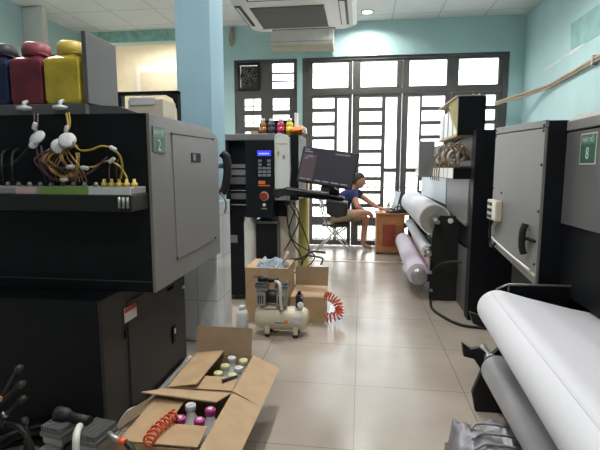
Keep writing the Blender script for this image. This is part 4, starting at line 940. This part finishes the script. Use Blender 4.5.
fs.append(tuple(ring[::-1]))
MB().add(vs, fs, False).build('crumple', 'bluecloth', bg_)
MB().tube(smooth_path([(-0.62, 3.5, .46), (-0.585, 3.48, .52), (-0.57, 3.5, .56), (-0.60, 3.55, .50)]), 0.014, 8).build('twisted_end', 'pinkpaper', bg_)
MB().ball((-0.585, 3.5, .475), 0.03, 9, 6).build('bag_knot', 'jug', bg_)
co = carton_base('small_open_carton', 'small brown carton with one flap up, right of the cream compressor', -0.545, -0.272, 3.47, 3.83, 0.205)
flap(co, [(-0.545, 3.47, .207), (-0.272, 3.47, .207), (-0.272, 3.645, .212), (-0.545, 3.645, .212)], 'cardin')
flap(co, [(-0.545, 3.647, .207), (-0.272, 3.647, .207), (-0.272, 3.82, .212), (-0.545, 3.82, .212)], 'cardin')
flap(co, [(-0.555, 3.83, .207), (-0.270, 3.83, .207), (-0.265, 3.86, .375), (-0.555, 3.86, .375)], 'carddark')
o = coil([(-0.265, 3.52, .22), (-0.20, 3.50, .20), (-0.150, 3.48, .13), (-0.165, 3.46, .075), (-0.255, 3.43, .062)], 0.034, 14, 0.006)
tag(o.build('coiled_hose', 'red'), 'orange coiled air hose hanging from the small carton by the compressor', 'hose')
pb = MB().prism([(-0.255, 3.60, .001), (-0.12, 3.62, .001), (-0.13, 3.95, .001), (-0.255, 3.95, .001)], (0, 0, .002))
tag(pb.build('paper_sheet', 'paper'), 'white paper sheet on the floor beside the small carton', 'paper')
wbk = thing('plastic_bottle', 'white plastic bottle standing on the floor between pillar and closed carton', 'bottle', (-0.895, 3.29, 0))
MB().lathe((-0.895, 3.29, 0), [(0.042, 0), (0.046, .008), (0.046, .115), (0.038, .138), (0.02, .148), (0.02, .155)], seg=24).build('body', 'jug', wbk)
MB().lathe((-0.895, 3.29, .152), [(0.023, 0), (0.023, .024), (0.019, .027)], seg=18).build('cap', 'white', wbk)

def compressor(x, y, label):
    """cream tank on four feet with a twin head oil free pump on top; axis along X"""
    t = thing('air_compressor', label, 'air compressor', (x, y, 0), 'twin head air compressors')
    prof = [(0.03, -.20), (0.06, -.195), (0.078, -.175), (0.088, -.15), (0.088, .15), (0.078, .175), (0.06, .195), (0.03, .20)]
    MB().lathe((x, y, .128), prof, 'x', 32).build('tank', 'cream', t)
    box(x - .13, x - .02, y - .06, y + .06, .205, .222).build('pump_saddle', 'cream', t, bevel=0.006)
    for sx in (-.10, .11):
        for sy in (-.06, .06):
            lg = box(x + sx - .017, x + sx + .017, y + sy - .017, y + sy + .017, .022, .09).build('foot', 'cream', t, bevel=0.003)
            MB().lathe((x + sx, y + sy, 0), [(0.018, 0), (0.021, .004), (0.021, .022), (0.017, .026)], seg=14).build('rubber_pad', 'rubber', lg)
    MB().cyl((x - .17, y, .288), (x + .03, y, .288), 0.050, seg=24).build('motor', 'rubber', t)
    for i, cx in enumerate((x - .145, x + .005)):
        mb = MB().cyl((cx - .032, y, .288), (cx + .032, y, .288), 0.066, seg=24)
        mb.box(cx - .034, cx + .034, y - .070, y - .030, .235, .335)
        h = mb.build('pump_head', 'alu', t)
        for k in range(3): box(cx - .022 + .016 * k, cx - .014 + .016 * k, y - .0715, y - .069, .25, .31).build('head_slot', 'rubber', h)
        box(cx - .044, cx + .044, y - .05, y + .05, .338, .366).build('cylinder', 'alu', h, bevel=0.005)
        mb = MB().box(cx - .048, cx + .048, y - .056, y + .056, .366, .380)
        for k in range(8): mb.box(cx - .045 + k * .0118, cx - .040 + k * .0118, y - .052, y + .052, .380, .400)
        mb.build('cooling_fins', 'fins', h)
    MB().cyl((x - .115, y + .01, .408), (x - .03, y + .01, .408), 0.017, seg=16).build('intake_pipe', 'rubber', t)
    MB().lathe((x - .15, y + .01, .412), [(0.012, -.03), (0.025, -.028), (0.025, .01), (0.014, .036)], 'x', 18).build('air_filter', 'rubber', t)
    MB().tube(smooth_path([(x - .045, y - .02, .405), (x - .02, y - .055, .410), (x + .0, y - .082, .39), (x + .005, y - .088, .30), (x + .01, y - .075, .215)]), 0.012, 10).build('delivery_pipe', 'acwhite', t)
    MB().box(x + .105, x + .155, y - .03, y + .03, .215, .31).build('pressure_switch', 'rubber', t, bevel=0.006)
    MB().lathe((x + .13, y, .31), [(0.014, 0), (0.014, .02), (0.01, .026)], seg=12).build('switch_knob', 'rubber', t)
    MB().lathe((x + .145, y - .045, .245), [(0.022, 0), (0.024, -.012), (0.020, -.016)], 'y', 20).build('pressure_gauge', 'white', t)
    MB().tube([(x + .145, y - .045, .245), (x + .145, y, .220)], 0.007, 8).build('gauge_stem', 'steel', t)
    MB().lathe((x + .155, y - .03, .30), [(0.01, 0), (0.012, -.01)], 'y', 8).build('outlet_valve', 'steel', t)
    box(x + .10, x + .15, y - .0895, y - .082, .115, .165).build('label', 'ltblue', t)
    box(x - .04, x + .04, y - .0895, y - .084, .112, .121).build('printed_line', 'midgrey', t)
    MB().lathe((x + .045, y - .0875, .125), [(0.014, 0), (0.014, -.002)], 'y', 14).build('orange_mark', 'orange', t)
    return t
c1 = compressor(-0.565, 3.20, 'cream tank air compressor on the floor in front of the closed carton')
c2 = copy_tree(c1); c2.location = (-0.845, 1.268, 0); c2.scale = (0.9, 0.95, 1.0); c2['label'] = 'air compressor at the bottom left edge, in front of the nearest carton'
c2.rotation_euler = (0, 0, -0.18)
vv = thing('air_valve', 'steel hose fitting with red tip at the right of the near compressor', 'valve', (-0.70, 1.2, .45))
MB().tube([(-0.792, 1.262, .384), (-0.770, 1.250, .380), (-0.745, 1.243, .376)], [0.010, 0.010, 0.008], 10).build('fitting', 'steel', vv)
MB().tube([(-0.745, 1.243, .376), (-0.722, 1.240, .374)], [0.013, 0.011], 10).build('red_tip', 'red', vv)
MB().tube(smooth_path([(-0.721, 1.240, .373), (-0.68, 1.22, .34), (-0.65, 1.17, .25), (-0.65, 1.12, .1), (-0.70, 1.09, .014)]), 0.010, 8).build('hose', 'rubber', vv)
# black hoses at the far left
hs = thing('hose_bundle', 'bundle of black hoses with fittings at the bottom left edge', 'hose', (-1.2, 1.5, 0))
for a, b, c, d in (((-1.275, 1.47, .475), (-1.31, 1.44, .40), (-1.34, 1.42, .30), (-1.38, 1.3, .02)), ((-1.255, 1.45, .425), (-1.31, 1.42, .37), (-1.37, 1.38, .28), (-1.40, 1.3, .02)), ((-1.255, 1.45, .365), (-1.30, 1.42, .325), (-1.36, 1.38, .26), (-1.38, 1.25, .02)), ((-1.26, 1.46, .27), (-1.24, 1.44, .20), (-1.26, 1.42, .12), (-1.30, 1.38, .015)), ((-1.33, 1.44, .27), (-1.25, 1.43, .26), (-1.20, 1.42, .16), (-1.22, 1.40, .015))):
    h = MB().tube(smooth_path([a, b, c, d]), 0.010, 8).build('hose', 'rubber', hs)
    A_ = Vector(a); B_ = Vector(b); dd = (A_ - B_).normalized(); MB().tube([A_ - dd * .012, A_ + dd * .006, A_ + dd * .018], [0.013, 0.015, 0.009], 10).build('hose_end', 'charcoal', h)
for k in range(2): MB().tube([(-1.300 - .020 * k, 1.420 - .014 * k, .325 - .020 * k), (-1.306 - .020 * k, 1.416 - .014 * k, .320 - .020 * k)], 0.0145, 12).build('hose_clamp', 'alu', hs)
for k in range(4):
    rr_ = .10 + .02 * (k % 2); zc = .014 + .024 * k
    MB().tube([(-1.45 + .03 * k + rr_ * 1.15 * math.cos(t * PI / 16), 1.61 + rr_ * math.sin(t * PI / 16), zc + .004 * math.sin(t * PI / 8)) for t in range(33)], 0.0125, 8).build('hose_loop', 'rubber', hs)
tag(box(-1.42, -1.305, 1.40, 1.42, .375, .395).build('wooden_peg', 'skin', bevel=0.005), 'small reddish stick among the black hoses at the left edge', 'stick')

# ================================================================== DESK, CHAIR, PERSON
dk = thing('wooden_cabinet', 'small varnished wooden cabinet beside the seated person, used as a desk', 'cabinet', (0.42, 6.6, 0))
box(0.235, 0.62, 6.46, 6.90, 0.03, 0.575).build('carcass', 'wood', dk, bevel=0.004)
box(0.215, 0.66, 6.44, 6.93, 0.575, 0.60).build('top_board', 'wood', dk, bevel=0.005)
box(0.228, 0.236, 6.47, 6.89, 0.04, 0.57).build('side_board', 'woodlight', dk)
d_ = box(0.32, 0.50, 6.452, 6.461, 0.12, 0.44).build('door_panel', 'wooddoor', dk, bevel=0.003)
MB().lathe((0.485, 6.452, .28), [(0.006, 0), (0.010, -.01), (0.008, -.016)], 'y', 10).build('knob', 'steel', d_)
for x in (0.26, 0.595):
    for y in (6.50, 6.86): MB().cyl((x, y, 0), (x, y, .035), 0.018, seg=10).build('foot', 'rubber', dk)
lp = thing('laptop', 'open laptop with its bright screen seen edge on, on the wooden cabinet', 'laptop', (0.5, 6.6, .60))
MB().prism([(0.36, 6.52, .6002), (0.55, 6.50, .6002), (0.57, 6.78, .6002), (0.38, 6.80, .6002)], (0, 0, .022)).build('base', 'black', lp, bevel=0.004)
MB().prism([(0.515, 6.56, .622), (0.455, 6.84, .622), (0.525, 6.86, .90), (0.585, 6.58, .905)], (0.012, 0.003, .0)).build('lid', 'rubber', lp, bevel=0.002)
MB().prism([(0.516, 6.575, .640), (0.464, 6.83, .640), (0.517, 6.845, .890), (0.572, 6.595, .893)], (-0.004, -.001, 0)).build('screen', 'ltblue', lp)
bl = thing('black_bag', 'black bag lying on the wooden cabinet in front of the laptop', 'bag', (0.5, 6.5, .6))
MB().prism([(0.40, 6.455, .6004), (0.655, 6.455, .6004), (0.65, 6.455, .65), (0.60, 6.455, .668), (0.52, 6.455, .645), (0.44, 6.455, .632)], (0, .045, 0)).build('body', 'rubber', bl, bevel=0.01)
MB().tube(smooth_path([(0.46, 6.46, .64), (0.50, 6.45, .69), (0.57, 6.45, .69), (0.60, 6.46, .66)]), 0.007, 8).build('strap', 'rubber', bl)
pt = thing('potted_plant', 'tiny yellow green plant at the edge of the wooden cabinet', 'plant', (0.40, 6.86, .6))
MB().lathe((0.41, 6.865, .6004), [(0.028, 0), (0.036, .05), (0.032, .05)], seg=16).build('pot', 'cream', pt)
random.seed(2)
for k in range(9):
    a = 2 * PI * k / 9; l = random.uniform(.05, .085); c, s = math.cos(a), math.sin(a)
    MB().add([(0.41, 6.865, .645), (0.41 + l * .5 * c - .012 * s, 6.865 + l * .5 * s + .012 * c, .68 + .02 * (k % 3)), (0.41 + l * c, 6.865 + l * s, .695 + .025 * (k % 3)), (0.41 + l * .5 * c + .012 * s, 6.865 + l * .5 * s - .012 * c, .685 + .02 * (k % 3))], [(0, 1, 2, 3)]).build('leaf', 'leaf', pt)
ch = thing('folding_chair', 'folding chair with black seat and chrome legs under the seated person', 'chair', (-0.33, 6.78, 0))
box(-0.56, -0.16, 6.60, 6.98, 0.375, 0.405).build('seat', 'rubber', ch, bevel=0.012)
MB().prism([(-0.595, 6.60, .64), (-0.565, 6.60, .64), (-0.595, 6.60, .82), (-0.625, 6.60, .82)], (0, .38, 0)).build('backrest', 'rubber', ch, bevel=0.01)
for y in (6.60, 6.98):
    MB().tube([(-0.615, y, .83), (-0.565, y, .60), (-0.49, y, .37), (-0.14, y - .02, .012)], 0.011, 10).build('leg', 'chrome', ch)
    MB().tube([(-0.19, y, .37), (-0.44, y, .20), (-0.64, y, .012)], 0.011, 10).build('leg', 'chrome', ch)
MB().cyl((-0.375, 6.60, .245), (-0.375, 6.98, .245), 0.008, seg=8).build('crossbar', 'chrome', ch)
MB().cyl((-0.19, 6.60, .06), (-0.19, 6.96, .06), 0.008, seg=8).build('crossbar', 'chrome', ch)

def skin_mesh(name, verts, edges, radii, m, parent, sub=2, root=0):
    org = Vector(parent.location)
    me = bpy.data.meshes.new(name); me.from_pydata([tuple(Vector(v) - org) for v in verts], edges, [])
    o = bpy.data.objects.new(name, me); COL.objects.link(o); o.parent = parent
    s = o.modifiers.new('skin', 'SKIN'); s.use_smooth_shade = True
    sv = me.skin_vertices[0].data
    for i, r in enumerate(radii):
        sv[i].radius = r if isinstance(r, tuple) else (r, r); sv[i].use_root = (i == root)
    u = o.modifiers.new('sub', 'SUBSURF'); u.levels = sub; u.render_levels = sub
    bpy.context.view_layer.update(); dg = bpy.context.evaluated_depsgraph_get()
    m2 = bpy.data.meshes.new_from_object(o.evaluated_get(dg))
    o.modifiers.clear(); o.data = m2; m2.name = name; m2.materials.clear(); m2.materials.append(M[m])
    return o
pe = thing('person', 'barefoot person in navy T-shirt and khaki shorts seated on the folding chair', 'person', (-0.33, 6.78, 0))
# joints (person faces +X, right side towards the camera)
pel = (-0.39, 6.80, .515); spn = (-0.345, 6.80, .65); chs = (-0.225, 6.80, .80); nk = (-0.125, 6.795, .925); nk2 = (-0.095, 6.795, .965); hd0 = (-0.065, 6.795, 1.0)
shR = (-0.10, 6.645, .865); elR = (-0.04, 6.50, .68); wrR = (0.07, 6.60, .605)
shL = (-0.07, 6.945, .865); elL = (0.12, 6.90, .735); wrL = (0.26, 6.72, .655)
hpR = (-0.34, 6.71, .505); knR = (-0.02, 6.44, .60); anR = (0.13, 6.74, .575); toR = (0.19, 6.80, .50)
hpL = (-0.34, 6.89, .505); knL = (0.085, 6.86, .50); anL = (0.045, 6.84, .085); toL = (0.19, 6.83, .028)
mid = lambda a, b, t=.5: tuple(a[i] + (b[i] - a[i]) * t for i in range(3))
vs = [pel, spn, chs, nk, nk2, hd0,
      shR, mid(shR, elR), elR, mid(elR, wrR, .35), wrR,
      shL, mid(shL, elL), elL, mid(elL, wrL, .35), wrL,
      hpR, mid(hpR, knR), knR, mid(knR, anR, .3), anR, toR,
      hpL, mid(hpL, knL), knL, mid(knL, anL, .3), anL, (0.10, 6.838, .045), toL]
ed = [(0, 1), (1, 2), (2, 3), (3, 4), (4, 5), (2, 6), (6, 7), (7, 8), (8, 9), (9, 10), (2, 11), (11, 12), (12, 13), (13, 14), (14, 15),
      (0, 16), (16, 17), (17, 18), (18, 19), (19, 20), (20, 21), (0, 22), (22, 23), (23, 24), (24, 25), (25, 26), (26, 27), (27, 28)]
rd = [(.11, .14), (.10, .13), (.10, .14), .06, .05, .05, .058, .046, .040, .041, .027, .058, .046, .040, .041, .027,
      .085, .075, .058, .056, .038, .03, .085, .075, .058, .056, .038, .036, .026]
skin_mesh('body', vs, ed, rd, 'skin', pe)
def offs(r, k): return tuple(x * k for x in r) if isinstance(r, tuple) else r * k
# T-shirt: torso and short sleeves
tv = [(-0.395, 6.80, .50), spn, chs, mid(chs, nk, .8), shR, mid(shR, elR, .55), shL, mid(shL, elL, .55)]
skin_mesh('t_shirt', tv, [(0, 1), (1, 2), (2, 3), (2, 4), (4, 5), (2, 6), (6, 7)], [(.14, .165), (.14, .16), (.145, .165), .078, .078, .070, .078, .070], 'navy', pe)
sv = [(-0.385, 6.80, .50), hpR, mid(hpR, knR, .5), mid(hpR, knR, .88), hpL, mid(hpL, knL, .5), mid(hpL, knL, .86)]
skin_mesh('shorts', sv, [(0, 1), (1, 2), (2, 3), (0, 4), (4, 5), (5, 6)], [(.125, .15), .098, .092, .080, .098, .092, .080], 'khaki', pe)
# head
hc = Vector((-0.03, 6.795, 1.04))
def head_mesh():
    mb = MB(); mb.ball((0, 0, 0), 1, 20, 14)
    out = []
    for v in mb.v:
        x, y, z = v; X = x * .092; Y = y * .074; Z = z * .112
        if z < -.2: k = 1 - .30 * (-z - .2); Y *= k; X *= (1 - .12 * (-z - .2)); X += .012 * (-z - .2)
        if x > .6: X += .004
        out.append(Vector((X, Y, Z)))
    mb.v = out; return mb
rotm = Matrix.Rotation(math.radians(12), 3, 'Y')
mb = head_mesh()
mb.v = [rotm @ v + hc for v in mb.v]; mb.build('head', 'skin', pe)
tr_ = lambda *p: rotm @ Vector(p) + hc
mb = MB(); mb.tube([tr_(.088, 0, .022), tr_(.102, 0, -.005), tr_(.112, 0, -.022), tr_(.092, 0, -.032)], [.007, .010, .015, .008], 10); mb.build('nose', 'skin', pe)
mb = MB(); mb.tube([tr_(.080, -.024, -.058), tr_(.092, 0, -.057), tr_(.080, .024, -.058)], [.003, .007, .003], 8); mb.build('mouth', 'lip', pe)
for s in (-1, 1):
    MB().ball(tr_(.076, s * .030, .006), .010, 10, 8).build('eye', 'eye', pe)
    mb = MB().tube([tr_(.084, s * .016, .026), tr_(.082, s * .032, .030), tr_(.070, s * .046, .026)], .0045, 6); mb.build('eyebrow', 'hair', pe)
    mb = MB(); mb.ball((0, 0, 0), 1, 12, 8); mb.v = [tr_(-.004 + v.x * .020, s * .074 + v.y * .010, -.008 + v.z * .032) for v in mb.v]; mb.build('ear', 'skin', pe)
mb = MB(); mb.ball((0, 0, 0), 1, 24, 16); out = []
random.seed(4)
for v in mb.v:
    x, y, z = v
    k = 1.10 + random.uniform(-.012, .012)
    X, Y, Z = x * .092 * k, y * .074 * k, z * .112 * k
    lim = .42 if x > .25 else (.05 if x > -.25 else -.55)
    if z < lim: 
        X *= .80; Y *= .80; Z = max(Z, -.02 if x > -.25 else -.07)
    out.append(tr_(X - .006, Y, Z + .008))
mb.v = out; mb.build('hair', 'hair', pe)
# hands: palm and five fingers each
def hand(w, d, up, name):
    w = Vector(w); d = Vector(d).normalized(); up = Vector(up).normalized(); sd = d.cross(up).normalized(); up = sd.cross(d)
    P = lambda a, b, c: tuple(w + d * a + sd * b + up * c)
    vs = [P(-.01, 0, 0), P(.04, 0, .004), P(.075, 0, .002)]; ed = [(0, 1), (1, 2)]; rd = [.024, (.034, .017), (.036, .015)]
    for k, (b, l) in enumerate(((-.030, .055), (-.010, .068), (.010, .072), (.029, .062))):
        i = len(vs); vs += [P(.08, b, 0), P(.08 + l * .5, b * 1.1, -.008), P(.08 + l, b * 1.1, -.028)]
        ed += [(2, i), (i, i + 1), (i + 1, i + 2)]; rd += [.0095, .0085, .007]
    i = len(vs); vs += [P(.03, .040, -.006), P(.060, .056, -.016), P(.085, .056, -.026)]; ed += [(1, i), (i, i + 1), (i + 1, i + 2)]; rd += [.013, .011, .009]
    skin_mesh(name, vs, ed, rd, 'skin', pe)
hand(wrR, (.6, .7, -.25), (0.1, -.2, 1), 'hand')
hand(wrL, (.8, -.55, -.08), (0, 0, 1), 'hand')
